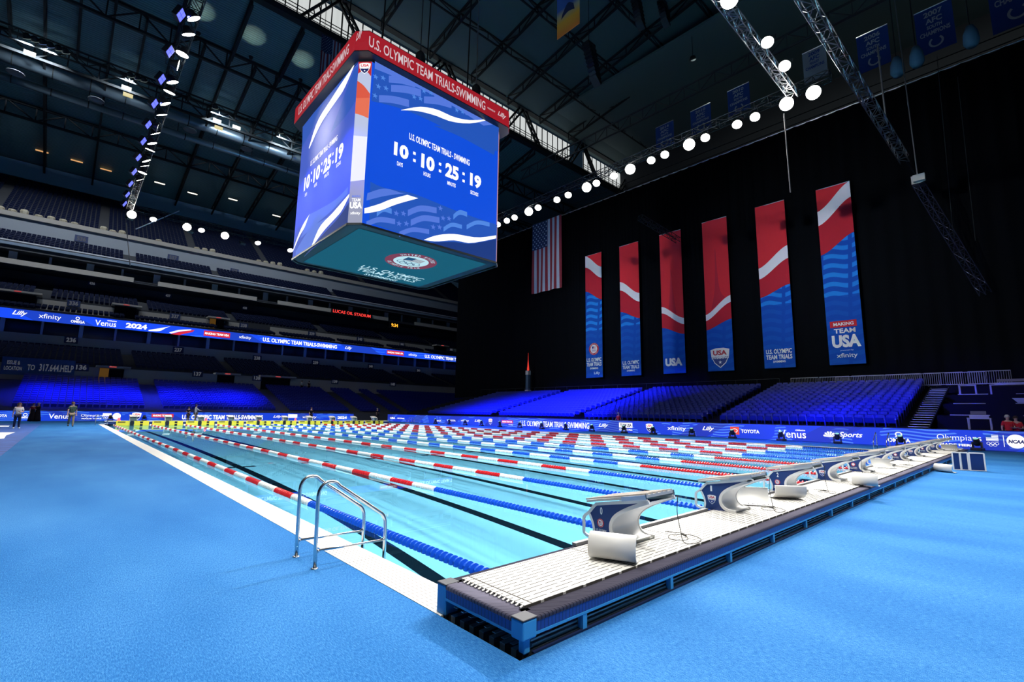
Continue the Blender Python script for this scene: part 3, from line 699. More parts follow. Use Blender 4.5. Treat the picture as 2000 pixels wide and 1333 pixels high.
FF.ring((FF.pix(48, 820)[0], .6), .1, .15, WHITE_E, fbo, 'ring', 1.5); FF.ring((FF.pix(227, 820)[0], .5), 0, .34, WHITE_E, fbo, 'white_disc', 1.5); crest(FF, FF.pix(266, 820)[0], .5, .8, fbo, True, 1.5)
c_ = FF.pix(208, 820)[0]; FF.shape([(c_-.35, .5), (c_+.35, .5), (c_+.35, .8), (c_-.35, .8)], WHITE_E, fbo, 'flag_field', 1.5)
for j in range(3): FF.ring((c_+(j-1)*.2, .34), .07, .1, WHITE_E, fbo, 'ring', 1.5, 16)
# ------------------------------------------------------------------ moving heads on the deck
HEADL = mat('cool_lamp_lens', (.05, .12, .12), .2, emit=(.3, .7, .62), es=1.1)
mh = empty('moving_head_light', (0, 0, 0))
o = MB().box((-.2, -.22, 0), (.2, .22, .14)).build('base', BLACKP, mh); bevel(o, .02)
for sx in (-1, 1): o = MB().box((-.06, sx*.17-.03, .14), (.06, sx*.17+.03, .42)).build('yoke_arm', BLACKP, mh)
MB().lathe([(.06, -.16), (.12, -.14), (.14, 0), (.125, .16), (.13, .2), (.11, .2)], (0, 0, .4), 16, (-.35, 0, .9)).build('head', BLACKP, mh, True)
MB().lathe([(.001, .198), (.11, .198), (.09, .215), (.001, .22)], (0, 0, .4), 16, (-.35, 0, .9)).build('lens', HEADL, mh)
mhx = [1905, 1757, 1634, 1525, 1430, 1351, 1276, 1219, 1156, 1105, 1058, 1015, 976, 940, 908, 877, 850]
for i, px in enumerate(mhx):
    o = mh if i == 0 else copy_tree(mh); y = at(px, 840, 'x', 30.85).y; o.location = (30.85, y, 0); o.rotation_euler = (0, 0, (i % 3-1)*.3)
    tag(o, 'black moving head light by the long LED board, %s' % ('nearest the last starting block' if i == 0 else 'second from the right' if i == 1 else 'third from the right' if i == 2 else 'before the %s' % ('TOYOTA sign' if i == 4 else 'Venus sign' if i == 3 else 'white Lilly and xfinity signs' if i == 5 else 'middle and far lettering')), 'stage light', 'moving head lights along the LED board')
for i, px in enumerate((215, 281, 332)):
    o = copy_tree(mh); o.location = (at(px, 823, 'y', 61.7).x, 61.7, 0); o.rotation_euler = (0, 0, -PI/2)
    tag(o, 'small black stage light before the far LED board, %s of three' % ['left', 'middle', 'right'][i], 'stage light', 'stage lights at the far end')
# ------------------------------------------------------------------ scoreboard cube
SX0, SX1, SY0, SY1, SZ0, SZ1, CH = 7.70, 18.49, 20.99, 30.9, 11.65, 21.45, .56
sb = empty('scoreboard', ((SX0+SX1)/2, (SY0+SY1)/2, SZ0), label='huge hanging four-sided video scoreboard with countdown clock and red top band', cat='scoreboard')
INV = Matrix.Translation(Vector(sb.location)*-1)
def S_(o): o.matrix_parent_inverse = INV; return o
def lit_blue(name, c0, c1):
    m = mat(name, (0, 0, 0), .4, spec=.2); n = N(m); n.emit(n.mix(n.f('MULTIPLY', n.noise(.25, 1), 1.0), c0, c1), .95); return m
CFACE = mat('screen_royal_blue', (.0, .0, .0), .35, emit=(.003, .075, .72), es=1.0)
CLEFT = mat('screen_blue_left', (.0, .0, .0), .35, emit=(.045, .10, .55), es=1.0)
PTS = [(SX0+CH, SY0), (SX1-CH, SY0), (SX1, SY0+CH), (SX1, SY1-CH), (SX1-CH, SY1), (SX0+CH, SY1), (SX0, SY1-CH), (SX0, SY0+CH)]
mb = MB(); c2 = [(x+(.06 if x < 13 else -.06), y+(.06 if y < 26 else -.06)) for x, y in PTS]
mb.poly([(x, y, SZ0+.05) for x, y in c2], SZ1-SZ0+.9, (0, 0, 1)); S_(mb.build('core', BLACKP, sb))
def screen(a, b, m, name):
    mb = MB(); mb.add([(*a, SZ0), (*b, SZ0), (*b, SZ1), (*a, SZ1)], [(0, 1, 2, 3)]); return S_(mb.build(name, m, sb))
s_r = screen(PTS[0], PTS[1], CFACE, 'front_screen'); s_c = screen(PTS[7], PTS[0], WHITE_D, 'corner_screen'); s_l = screen(PTS[6], PTS[7], CLEFT, 'left_screen')
s_c2 = screen(PTS[1], PTS[2], mat('corner_screen_red', (0, 0, 0), .5, emit=(.6, .3, .35), es=.8), 'corner_screen'); screen(PTS[2], PTS[3], CFACE, 'right_screen'); screen(PTS[4], PTS[5], CFACE, 'rear_screen')
def tpix(F_, P): return [F_.pix(*p) for p in P]
def Z5(a, b): return (560+a*.225, 40+b*.225)
def Z6(a, b): return (560+a*.225, 300+b*.225)
FC = Face((0, SY0, 0), (1, 0, 0), (0, 0, 1), .012)
def FT(t, P0, P1, h, m=WHITE_E, F_=None, bold=.03, k=2.2, par=s_r, **kw):
    """text from its lower-left to lower-right pixel corners, height in metres"""
    F_ = F_ or FC; a0, b0 = F_.pix(*P0); a1, b1 = F_.pix(*P1); return S2(F_.text(t, a0, a1, (b0+b1)/2, (b0+b1)/2+h, m, par, bold=bold, k=k, **kw))
def S2(o): o.matrix_parent_inverse = Matrix.Translation(Vector(sb.location)*-1) if o.parent == sb else Matrix.Identity(4); return o
# graphics on the front screen (lighter blue flag areas, white swooshes)
def G(P, m, k, zz=Z5, F_=FC, par=s_r): return F_.shape(tpix(F_, [zz(*q) for q in P]), m, par, 'graphic', k)
def GS(T, B, m, k, zz=Z5, F_=FC, par=s_r): return F_.strip(tpix(F_, [zz(*q) for q in T]), tpix(F_, [zz(*q) for q in B]), m, par, 'graphic', k)
GS([(765, 375), (1000, 470), (1400, 700), (1840, 930)], [(735, 700), (1000, 770), (1300, 900), (1800, 1170)], MID_E, 1)
GS([(765, 335), (1000, 440), (1400, 660), (1840, 910)], [(763, 420), (1000, 520), (1400, 720), (1838, 1000)], PALE_E, 1.2)
for (a, b, wd, hh) in ((885, 480, 230, 60), (905, 560, 260, 60), (800, 650, 260, 60), (1190, 660, 240, 60), (1280, 610, 120, 55), (1550, 770, 90, 50)):
    GS([(a, b), (a+wd*.5, b+8), (a+wd, b+40)], [(a, b+hh), (a+wd*.5, b+hh+12), (a+wd, b+hh+44)], PALE_E, 1.4)
for (a, b) in ((770, 490), (835, 500), (795, 575), (860, 590), (765, 655), (1105, 665), (1160, 680), (1190, 615), (1250, 630), (1475, 780), (1525, 795)):
    c_ = FC.pix(*Z5(a, b)); FC.shape(star_pts(c_, .19), STAR_E, s_r, 'star', 1.8)
GS([(990, 780), (1150, 752), (1300, 775), (1450, 840), (1600, 868), (1775, 855)], [(990, 782), (1130, 788), (1280, 825), (1430, 880), (1600, 895), (1775, 858)], WHITE_E, 2.4)
GS([(1280, 915), (1450, 930), (1650, 920), (1838, 900)], [(1285, 920), (1460, 990), (1650, 1080), (1836, 1140)], MID_E, 1.6)
GS([(725, 245), (850, 300), (1100, 350), (1500, 510), (1825, 620)], [(715, 600), (1000, 700), (1300, 790), (1600, 880), (1815, 940)], MID_E, 1, Z6)
GS([(700, 345), (850, 305), (1000, 345)], [(690, 410), (850, 370), (1040, 345)], PALE_E, 1.2, Z6)
GS([(672, 478), (800, 440), (900, 400), (1045, 360)], [(672, 522), (800, 500), (960, 440), (1140, 390)], WHITE_E, 2.4, Z6)
for (a, b, wd, hh) in ((780, 500, 130, 50), (1050, 490, 250, 55), (1075, 575, 250, 55), (975, 680, 260, 45), (690, 590, 250, 50), (1445, 530, 120, 45), (1360, 640, 160, 40), (1560, 620, 200, 40)):
    GS([(a, b), (a+wd*.45, b-38), (a+wd, b-20)], [(a, b+hh), (a+wd*.45, b+hh-42), (a+wd, b+hh-24)], PALE_E if wd > 200 else STAR_E, 1.4, Z6)
for (a, b) in ((950, 520), (1012, 522), (973, 610), (1037, 610), (1332, 477), (1355, 562), (1407, 565), (1270, 640), (1325, 640)):
    c_ = FC.pix(*Z6(a, b)); FC.shape(star_pts(c_, .2), PALE_E, s_r, 'star', 1.8)
GS([(1190, 750), (1300, 712), (1450, 700), (1650, 730), (1815, 712)], [(1190, 752), (1300, 765), (1450, 755), (1600, 778), (1815, 738)], WHITE_E, 2.4, Z6)
GS([(1240, 775), (1450, 770), (1600, 785), (1815, 745)], [(1260, 785), (1450, 840), (1650, 900), (1812, 950)], DEEP_E, 1.9, Z6)
def digits(t, q0, q1, q2):   # top-left, lower-left, lower-right pixels
    a0, b1 = FC.pix(*q0); _, b0 = FC.pix(*q1); a1, _ = FC.pix(*q2); return FC.text(t, a0, a1, b0, b1, WHITE_E, s_r, bold=.05, k=2.2)
digits('10', (770, 276), (772, 304), (797, 310)); digits('10', (823, 299), (824, 328), (848, 332)); digits('25', (870, 317), (870, 345), (895, 352)); digits('19', (918, 337), (918, 363), (939, 369))
for q in ((809, 300), (809, 314), (859, 321), (859, 334.5), (905, 340), (905, 354)):
    a, b = FC.pix(*q); FC.shape([(a-.09, b-.09), (a+.09, b-.09), (a+.09, b+.09), (a-.09, b+.09)], WHITE_E, s_r, 'colon_dot', 2.2)
def line(F_, t, q0, q1, h, par, m=WHITE_E, bold=.02, k=2.2):
    a0, b0 = F_.pix(*q0); a1, b1 = F_.pix(*q1); return F_.text(t, a0, a1, (b0+b1)/2, (b0+b1)/2+h, m, par, bold=bold, k=k)
line(FC, 'U.S. OLYMPIC TEAM TRIALS - SWIMMING', Z5(1060, 1035), Z5(1585, 1262), .42, s_r)
line(FC, 'DAYS', Z6(955, 108), Z6(1005, 118), .26, s_r); line(FC, 'HOURS', Z6(1185, 195), Z6(1245, 210), .26, s_r); line(FC, 'MINUTES', Z6(1392, 275), Z6(1464, 295), .26, s_r); line(FC, 'SECONDS', Z6(1592, 355), Z6(1660, 372), .26, s_r)
# left screen
FL = Face((SX0, 0, 0), (0, -1, 0), (0, 0, 1), .012)
GS([(195, 1110), (270, 880), (380, 700), (470, 560), (585, 390)], [(200, 1115), (300, 900), (420, 720), (500, 600), (590, 395)], WHITE_E, 2.4, Z5, FL, s_l)
GS([(140, 925), (300, 720), (450, 520), (630, 350)], [(135, 1100), (280, 850), (420, 640), (560, 420)], MID_E, 1, Z5, FL, s_l)
GS([(590, 420), (620, 400), (628, 380)], [(380, 980), (500, 850), (600, 700)], MID_E, 1.1, Z5, FL, s_l)
GS([(55, 850), (100, 720), (150, 610), (205, 525)], [(60, 848), (115, 720), (160, 640), (195, 545)], WHITE_E, 2.4, Z6, FL, s_l)
GS([(215, 815), (290, 640), (400, 520), (470, 440), (548, 350)], [(220, 818), (320, 680), (420, 570), (480, 500), (545, 375)], WHITE_E, 2.4, Z6, FL, s_l)
GS([(200, 530), (350, 450), (450, 380), (535, 290)], [(120, 740), (250, 620), (400, 490), (530, 350)], PALE_E, 1.2, Z6, FL, s_l)
GS([(80, 850), (200, 660), (350, 560)], [(80, 905), (160, 850), (215, 815)], PALE_E, 1.2, Z6, FL, s_l)
GS([(215, 820), (330, 690), (450, 560), (546, 420)], [(150, 900), (250, 810), (400, 700), (530, 600)], DEEP_E, 1.3, Z6, FL, s_l)
for t, a, b, c, d in (('10', (160, 212), (160, 300), (203, 0), 0), ('10', (243, 115), (243, 250), (290, 0), 0), ('25', (330, 30), (330, 195), (385, 0), 0), ('19', (437, -110), (437, 30), (495, 0), 0)):
    a0, _ = FL.pix(*Z6(*a)); b1 = FL.pix(*Z6(160, 214))[1]; a1, _ = FL.pix(*Z6(c[0], (a[1]+b[1])/2)); FL.text(t, a0, a1, b1-1.0, b1, WHITE_E, s_l, bold=.05, k=2.2)
for q in ((218, 170), (218, 235), (308, 90), (308, 150), (405, 5), (405, 75)):
    a, b = FL.pix(*Z6(*q)); FL.shape([(a-.09, b-.09), (a+.09, b-.09), (a+.09, b+.09), (a-.09, b+.09)], WHITE_E, s_l, 'colon_dot', 2.2)
line(FL, 'U.S. OLYMPIC TEAM TRIALS - SWIMMING', Z5(208, 1272), Z5(442, 1040), .38, s_l)
for t, q0, q1 in (('DAYS', (160, 378), (178, 365)), ('HOURS', (240, 298), (265, 280)), ('MINUTES', (330, 215), (368, 190)), ('SECONDS', (432, 125), (472, 95))): line(FL, t, Z6(*q0), Z6(*q1), .24, s_l)
# chamfered corner screen graphics
FK = Face((SX0, SY0+CH, 0), (1, -1, 0), (0, 0, 1), .012); wk = CH*math.sqrt(2)
def zc(py): return FK.pix(693, py)[1]
RD = mat('screen_red', (0, 0, 0), .5, emit=(.55, .02, .03), es=.9); OR_ = mat('screen_orange_red', (0, 0, 0), .5, emit=(.75, .10, .05), es=.95); LB = mat('screen_ice_blue', (0, 0, 0), .5, emit=(.55, .62, .85), es=.9); GY = mat('screen_lilac_grey', (0, 0, 0), .5, emit=(.36, .38, .52), es=.9); WH = mat('screen_white', (0, 0, 0), .5, emit=(.86, .87, .92), es=1)
def cb(T, B, m, k): FK.strip(T, B, m, s_c, 'graphic', k)
cb([(0, SZ1), (wk/2, SZ1), (wk, SZ1)], [(0, zc(148)), (wk/2, zc(138)), (wk, zc(158))], RD, 1)
cb([(0, zc(145)), (wk/2, zc(138)), (wk, zc(150))], [(0, zc(158)), (wk/2, zc(168)), (wk, zc(184))], LB, 1.4)
cb([(0, zc(158)), (wk/2, zc(168)), (wk, zc(184))], [(0, zc(222)), (wk/2, zc(226)), (wk, zc(232))], OR_, 1.2)
cb([(0, zc(192)), (wk, zc(192))], [(0, zc(222)), (wk/2, zc(226)), (wk, zc(232))], mat('screen_orange', (0, 0, 0), .5, emit=(.8, .16, .08), es=1), 1.6)
cb([(0, zc(222)), (wk/2, zc(226)), (wk, zc(232))], [(0, zc(270)), (wk, zc(275))], LB, 1.2)
cb([(0, zc(265)), (wk, zc(268))], [(0, zc(355)), (wk, zc(352))], WH, 1.8)
cb([(0, zc(353)), (wk, zc(350))], [(0, SZ0), (wk, SZ0)], GY, 1.2)
crest(FK, wk/2, zc(134), wk*.85, s_c, True, 2)
FK.text('MAKING', wk*.2, wk*.8, zc(386), zc(382), PALE_E, s_c, k=2.5); FK.text('TEAM', wk*.2, wk*.8, zc(394), zc(388), WHITE_E, s_c, k=2.5); FK.text('USA', wk*.08, wk*.94, zc(408), zc(395), WHITE_E, s_c, bold=.05, k=2.5); FK.text('xfinity', wk*.14, wk*.86, zc(421), zc(414), WHITE_E, s_c, bold=.02, k=2.5)
# red band on top
E_ = .5; RZ0, RZ1 = 21.62, 22.82
rp_ = [(SX0-E_+CH, SY0-E_), (SX1+E_-CH, SY0-E_), (SX1+E_, SY0-E_+CH), (SX1+E_, SY1+E_-CH), (SX1+E_-CH, SY1+E_), (SX0-E_+CH, SY1+E_), (SX0-E_, SY1+E_-CH), (SX0-E_, SY0-E_+CH)]
REDB = mat('red_led_band', (.05, 0, 0), .5, emit=(.42, .01, .02), es=.8)
mb = MB()
for i in range(8): a = rp_[i]; b = rp_[(i+1) % 8]; mb.add([(*a, RZ0), (*b, RZ0), (*b, RZ1), (*a, RZ1)], [(0, 1, 2, 3)])
band_ = S_(mb.build('top_band', REDB, sb))
mb = MB(); mb.poly([(x, y, RZ0-.05) for x, y in rp_], .04, (0, 0, 1)); mb.poly([(x, y, RZ1) for x, y in rp_], .04, (0, 0, 1)); S_(mb.build('band_cap', BLACKP, sb))
FB1 = Face((0, SY0-E_, 0), (1, 0, 0), (0, 0, 1), .012); BT = mat('lit_pale_red_text', (0, 0, 0), .5, emit=(.85, .70, .75), es=.75)
def on(px, F_): return F_.pix(px, 150)[0]
FB1.text('U.S. OLYMPIC TEAM TRIALS-SWIMMING', FB1.pix(*Z5(712, 200))[0], FB1.pix(*Z5(1722, 740))[0], RZ0+.25, RZ1-.3, BT, band_, bold=.012, k=2)
FB1.text('Lilly', FB1.pix(*Z5(1830, 820))[0], FB1.pix(*Z5(1902, 860))[0], RZ0+.35, RZ1-.4, BT, band_, bold=.02, shear=.4, k=2)
FB1.text('PRESENTED BY', FB1.pix(*Z5(1742, 760))[0], FB1.pix(*Z5(1808, 795))[0], RZ0+.5, RZ0+.62, BT, band_, k=2)
FB2 = Face((SX0-E_, 0, 0), (0, -1, 0), (0, 0, 1), .012)
FB2.text('U.S. OLYMPIC TEAM TRIALS-SWIMMING', FB2.pix(*Z5(100, 860))[0], FB2.pix(*Z5(535, 350))[0], RZ0+.25, RZ1-.3, BT, band_, bold=.012, k=2)
FB2.text('Lilly', FB2.pix(*Z5(600, 240))[0], FB2.pix(*Z5(655, 200))[0], RZ0+.3, RZ1-.35, BT, band_, bold=.02, shear=.4, k=2)
for o in band_.children: pass
# underside
TEAL = mat('screen_teal', (0, .0, .0), .4, emit=(.004, .115, .19), es=.8)
und = MB(); und.add([(SX0+.75, SY0+.75, SZ0-.02), (SX1-.75, SY0+.75, SZ0-.02), (SX1-.75, SY1-.5, SZ0-.02), (SX0+.75, SY1-.5, SZ0-.02)], [(0, 3, 2, 1)]); und = S_(und.build('underside_screen', TEAL, sb))
mb = MB()
for i in range(8):
    a = PTS[i]; b = PTS[(i+1) % 8]; mb.bar((*a, SZ0-.04), (*b, SZ0-.04), .12, .12)
S_(mb.build('lower_frame', DARKM, sb))
mb = MB(); mb.poly([(x, y, SZ0+.01) for x, y in PTS], .03, (0, 0, 1)); S_(mb.build('underside_tray', mat('tray_dark', (.01, .03, .04), .6), sb))
FU = Face((0, 0, SZ0-.02), (1, 0, 0), (0, -1, 0), .012)
LR = mat('under_white', (0, 0, 0), .5, emit=(.55, .85, .95), es=.9); LRr = mat('under_red', (0, 0, 0), .5, emit=(.22, .04, .08), es=.9); LRb = mat('under_navy', (0, 0, 0), .5, emit=(.01, .08, .2), es=.8)
a, b = FU.pix(803, 511); seal(FU, a, b, 1.75, und, k=1.2, big=(LR, LRr, LRb))
a0, b0 = FU.pix(*Z6(592, 985)); a1, _ = FU.pix(*Z6(1165, 1105)); 
def uline(t, q0, q1, h): a0, b0 = FU.pix(*q0); a1, b1 = FU.pix(*q1); FU.text(t, a0, a1, (b0+b1)/2, (b0+b1)/2+h, LR, und, bold=.015, k=2)
uline('U.S. OLYMPIC', Z6(632, 985), Z6(1155, 1105), .74); uline('TEAM TRIALS', Z6(590, 1008), Z6(1100, 1118), .70); uline('SWIMMING', Z6(665, 1050), Z6(940, 1108), .5)
# suspension and lifting gear
for x in (SX0+2, SX1-2):
    for y in (SY0+2, SY1-2): S_(MB().tube([(x, y, SZ1+.9), (x+.5, y, 52)], .05, 6).build('suspension_cable', DARKM, sb))
for x in (11.5, 16.0): S_(MB().lathe([(.2, 0), (.3, .2), (.3, .7), (.15, .9)], (x, SY0+.2, RZ1+.3), 10).build('hoist', DARKM, sb)); S_(MB().tube([(x, SY0+.2, RZ1+1.1), (x, SY0+.2, 52)], .035, 5).build('suspension_cable', ALU, sb))
S_(MB().box((SX0+.6, SY0+.6, SZ1), (SX1-.6, SY1-.6, RZ1+.2)).build('upper_frame', BLACKP, sb))
# ------------------------------------------------------------------ seats
def seat_geo(mb, x, y, z, dx, dy, s=1.0, lod=0):
    """folding seat: facing direction (dx, dy), back panel, tipped seat pan, arm posts"""
    w_ = .235*s; sx, sy = -dy, dx
    def P(a, b, c): return (x+sx*a+dx*b, y+sy*a+dy*b, z+c)
    if lod == 0:
        for (r0, r1, t_) in (((-.20, .42), (-.26, .86), .035), ):
            b0, c0 = r0; b1, c1 = r1; vs = []
            for b, c in ((b0, c0), ((b0+b1)/2-.03, (c0+c1)/2), (b1, c1)):
                for a in (-w_, -w_*.5, w_*.5, w_): vs.append(P(a*(.9 if c == c1 else 1), b-(.03 if abs(a) < w_*.8 else 0), c-(0 if abs(a) < w_*.8 else .02)))
            m = len(vs); vs += [(v[0]-dx*t_, v[1]-dy*t_, v[2]) for v in vs]; fs = []
            for i in range(2):
                for j in range(3):
                    q = (i*4+j, i*4+j+1, i*4+j+5, i*4+j+4); fs += [q, tuple(k+m for k in q[::-1])]
            for e in ((0, 1, 2, 3), (8, 9, 10, 11)):
                for j in range(3): fs.append((e[j], e[j+1], e[j+1]+m, e[j]+m))
            fs += [(0, 4, 4+m, m), (4, 8, 8+m, 4+m), (3, 7, 7+m, 3+m), (7, 11, 11+m, 7+m)]
            mb.add(vs, fs)
        vs = [P(a, b, c) for (b, c) in ((-.18, .40), (.02, .70), (.05, .68), (-.12, .37)) for a in (-w_*.9, w_*.9)]
        mb.add(vs, [(0, 1, 3, 2), (2, 3, 5, 4), (4, 5, 7, 6), (6, 7, 1, 0), (0, 2, 4, 6), (1, 7, 5, 3)])
        for a in (-w_-.01, w_+.01): vs = [P(a-.015, b, c) for b, c in ((-.2, 0), (-.12, 0), (-.05, .58), (-.22, .58))]+[P(a+.015, b, c) for b, c in ((-.2, 0), (-.12, 0), (-.05, .58), (-.22, .58))]; mb.add(vs, [(0, 1, 2, 3), (7, 6, 5, 4), (0, 4, 5, 1), (1, 5, 6, 2), (2, 6, 7, 3), (3, 7, 4, 0)])
    else:
        vs = [P(a, b, c) for (b, c) in ((-.20, .40), (-.27, .84)) for a in (-w_, w_)]+[P(a, b, c) for (b, c) in ((-.24, .40), (-.31, .84)) for a in (-w_, w_)]
        mb.add(vs, [(0, 1, 3, 2), (6, 7, 5, 4), (2, 3, 7, 6)])
        vs = [P(a, b, c) for (b, c) in ((-.18, .40), (.03, .68), (-.12, .36)) for a in (-w_*.9, w_*.9)]
        mb.add(vs, [(0, 1, 3, 2), (2, 3, 5, 4)])
# ------------------------------------------------------------------ right hand stands
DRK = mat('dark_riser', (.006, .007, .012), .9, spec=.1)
def rowpos(i): return 33.3+i*.84, .85+i*.205
mb = MB()
for i in range(15): x, z = rowpos(i); mb.box((x-.42, 2.2, 0), (x+.42, 60, z))
st(mb.build('floor_riser', DRK))
blocks = ((2.65, 13.0), (14.4, 25.8), (27.2, 38.2), (39.6, 52.5))
m0 = MB(); seat_geo(m0, 0, 0, 0, -1, 0); so = m0.build('folding_seat', SEATB, None); me_s = so.data; bpy.data.objects.remove(so)
for i in range(15):
    x, z = rowpos(i)
    for j in range(20):
        o = bpy.data.objects.new('folding_seat', me_s); COL.objects.link(o); o.location = (x+.1, 2.9+j*.523, z)
        tag(o, 'blue folding seat in the right stand block beside the white lit steps', 'seat', 'blue seats in the near right block')
mb = MB()
for b0, b1 in blocks[1:]:
    for i in range(15):
        x, z = rowpos(i); y = b0+.3
        while y < b1: seat_geo(mb, x+.1, y, z, -1, 0, lod=0 if y < 26 else 1); y += .523
tag(mb.build('folding_seats', SEATB), 'rows of blue folding seats in the farther right stand blocks', 'seats', kind='stuff')
# aisle steps and lit steps at the near end
STEPW = mat('pale_step_edge', (.55, .57, .62), .5)
for yc, lab in ((1.75, 'aluminium steps with pale edges at the near end of the right stand'), (13.7, 'dark aisle steps with pale edges, first aisle in the right stand'), (26.5, 'dark aisle steps, second aisle in the right stand'), (38.9, 'dark aisle steps, farthest aisle in the right stand')):
    t_ = empty('stair_flight', (33, yc, 0), label=lab, cat='stairs'); near = yc < 5
    for i in range(22 if near else 15):
        x = .0+i*(.56 if near else .84); z = .75+i*(.14 if near else .205)
        mb = MB(); mb.box((x, -.5, z), (x+.3, .5, z+.03)); mb.build('tread', STEPW if near else mat('grey_step', (.10, .10, .13), .6), t_)
    if near:
        for y in (-.5, .5): mb = MB(); mb.bar((0, y, .7), (12.2, y, 3.8), .05, .14); mb.build('stringer', DARKM, t_)
# crowd barriers on top of the right stand
BARR = mat('galvanised_barrier', (.55, .56, .62), .5, .3)
bp = empty('crowd_barrier', (0, 0, 0))
mb = MB(); mb.tube([(0, -1.1, .15), (0, -1.1, 1.05), (0, 1.1, 1.05), (0, 1.1, .15)], .03, 6, True); mb.build('frame', BARR, bp)
for k in range(17): MB().tube([(0, -1.0+k*.125, .15), (0, -1.0+k*.125, 1.05)], .009, 5).build('bar', BARR, bp)
MB().box((-.25, -.9, 0), (.25, -.84, .03)).build('foot', BARR, bp); MB().box((-.25, .84, 0), (.25, .9, .03)).build('foot', BARR, bp)
mb = MB(); mb.box((45.8, -12, 0), (47.9, 60, 3.95)); st(mb.build('floor_platform', DRK))
bpos = [(46.2, 11.0), (46.2, 8.7), (46.6, 7.6), (46.2, 6.3), (46.6, 5.2), (46.2, 4.0), (46.6, 2.9), (46.2, 1.6), (46.6, .4), (46.2, -.9)]
for i, (x, y) in enumerate(bpos):
    o = bp if i == 0 else copy_tree(bp); o.location = (x, y, 3.95)
    tag(o, 'metal crowd barrier on the platform behind the top seat row, under the big banner', 'barrier', 'crowd barriers above the right stand')
hr = empty('guard_rail', (46, 35, 3.95), label='thin dark guard rail behind the farther top seats', cat='railing')
mb = MB(); mb.tube([(0, -22, 1.05), (0, 22, 1.05)], .02, 5); mb.build('top_rail', DARKM, hr)
for k in range(23): MB().tube([(0, -22+2*k, 0), (0, -22+2*k, 1.05)], .018, 5).build('post', DARKM, hr)
# camera platforms draped in black at the right
for i, (x0, x1, z) in enumerate(((33.0, 36.2, .95), (36.2, 39.5, 1.75), (39.5, 42.8, 2.5), (42.8, 45.8, 3.2))):
    mb = MB(); mb.box((x0, -12, 0), (x1, 1.1, z)); o = mb.build('riser_platform', BLACK); tag(o, 'black draped camera platform beyond the LED board, %s' % ['lowest tier', 'second tier', 'third tier', 'highest tier'][i], 'platform', 'black camera platforms')
    for (y0, y1) in ((-.9, .6), (-3.6, -2.2)) if i != 1 else ((-1.2, .5), (-3.0, -2.5)): MB().box((x0+.02, y0, z), (x0+.1, y1, z+.035)).build('pale_edge_strip', STEPW, o)
ECASE = mat('pale_equipment', (.34, .35, .45), .5)
def desk(p, wd, label, racks=True):
    t_ = empty('equipment_desk', p, label=label, cat='desk'); MB().box((-.3, -wd/2, .6), (.3, wd/2, .66)).build('top', ECASE, t_)
    for y in (-wd/2+.04, wd/2-.04):
        for x in (-.26, .26): MB().box((x-.03, y-.03, 0), (x+.03, y+.03, .6)).build('leg', ECASE, t_)
    if racks:
        MB().box((-.1, -wd*.4, .66), (.2, wd*.4, .78)).build('console', ECASE, t_); MB().box((.05, -wd*.3, .84), (.12, wd*.35, 1.02)).build('monitor', mat('dim_monitor', (.02, .02, .04), .4, emit=(.1, .1, .2), es=.3), t_)
desk((43.2, -2.2, 3.2), 2.4, 'pale broadcast desk with stacked equipment on the highest black platform'); desk((43.2, .1, 3.2), .9, 'small pale desk left of the stacked broadcast equipment', False)
desk((33.8, -.9, .95), .95, 'silver equipment case stand on the lowest black platform')
pd = empty('lectern', (37, -2.7, 1.75), label='small pale flared lectern on the second black platform', cat='lectern')
mb = MB(); mb.add([(-.2, -.35, .75), (.2, -.35, .75), (.2, .35, .75), (-.2, .35, .75), (-.25, -.55, 1.0), (.25, -.55, 1.0), (.25, .55, 1.0), (-.25, .55, 1.0)], [(0, 3, 2, 1), (4, 5, 6, 7), (0, 1, 5, 4), (1, 2, 6, 5), (2, 3, 7, 6), (3, 0, 4, 7)]); mb.build('flared_top', ECASE, pd); MB().box((-.08, -.08, 0), (.08, .08, .75)).build('stem', ECASE, pd)
# ------------------------------------------------------------------ black curtain, flag, banners
CURT = mat('black_curtain', (.005, .006, .008), .97, spec=0)
mb = MB(); vs = []; nn = 420
for i in range(nn+1):
    y = -40+107.0*i/nn; x = 48+.10*math.sin(y*5.1)+.05*math.sin(y*12.3); vs += [(x, y, 3.9), (x, y, 30.15), (x+.06, y, 3.9), (x+.06, y, 30.15)]
mb.add(vs, [q for i in range(nn) for q in ((4*i, 4*i+4, 4*i+5, 4*i+1), (4*i+3, 4*i+7, 4*i+6, 4*i+2), (4*i+1, 4*i+5, 4*i+7, 4*i+3))])
cu = mb.build('curtain', CURT, smooth=True); tag(cu, 'vast floor-to-rig black curtain behind the hanging banners', 'curtain')
MB().tube([(48, -40, 30.2), (48, 67, 30.2)], .07, 8).build('top_pipe', ALU, cu)
BR = mat('banner_red', (.68, .035, .05), .8, spec=.1); BRD = mat('banner_dark_red', (.50, .025, .045), .8, spec=.1); BW = mat('banner_white', (.80, .84, .92), .8, spec=.1)
BB = mat('banner_blue', (.008, .06, .38), .8, spec=.1)
n = N(BB); wv = n.f('SINE', n.f('ADD', n.f('MULTIPLY', n.z, 7.2), n.f('MULTIPLY', n.f('SINE', n.f('MULTIPLY', n.y, 2.3)), 1.2)))
gp = n.f('GREATER_THAN', n.f('ABSOLUTE', n.f('SUBTRACT', n.f('FRACT', n.f('ADD', n.f('MULTIPLY', n.y, .45), n.f('MULTIPLY', n.z, .03))), .5)), .07)
fade = n.f('GREATER_THAN', n.z, 6.2); n.color(n.mix(n.f('MULTIPLY', n.f('MULTIPLY', n.f('GREATER_THAN', wv, .1), gp), n.f('ADD', n.f('MULTIPLY', fade, .75), .12)), (.010, .085, .52), (.02, .27, .85)))
TOWER = mat('banner_tower', (.50, .03, .055), .8, spec=.1)
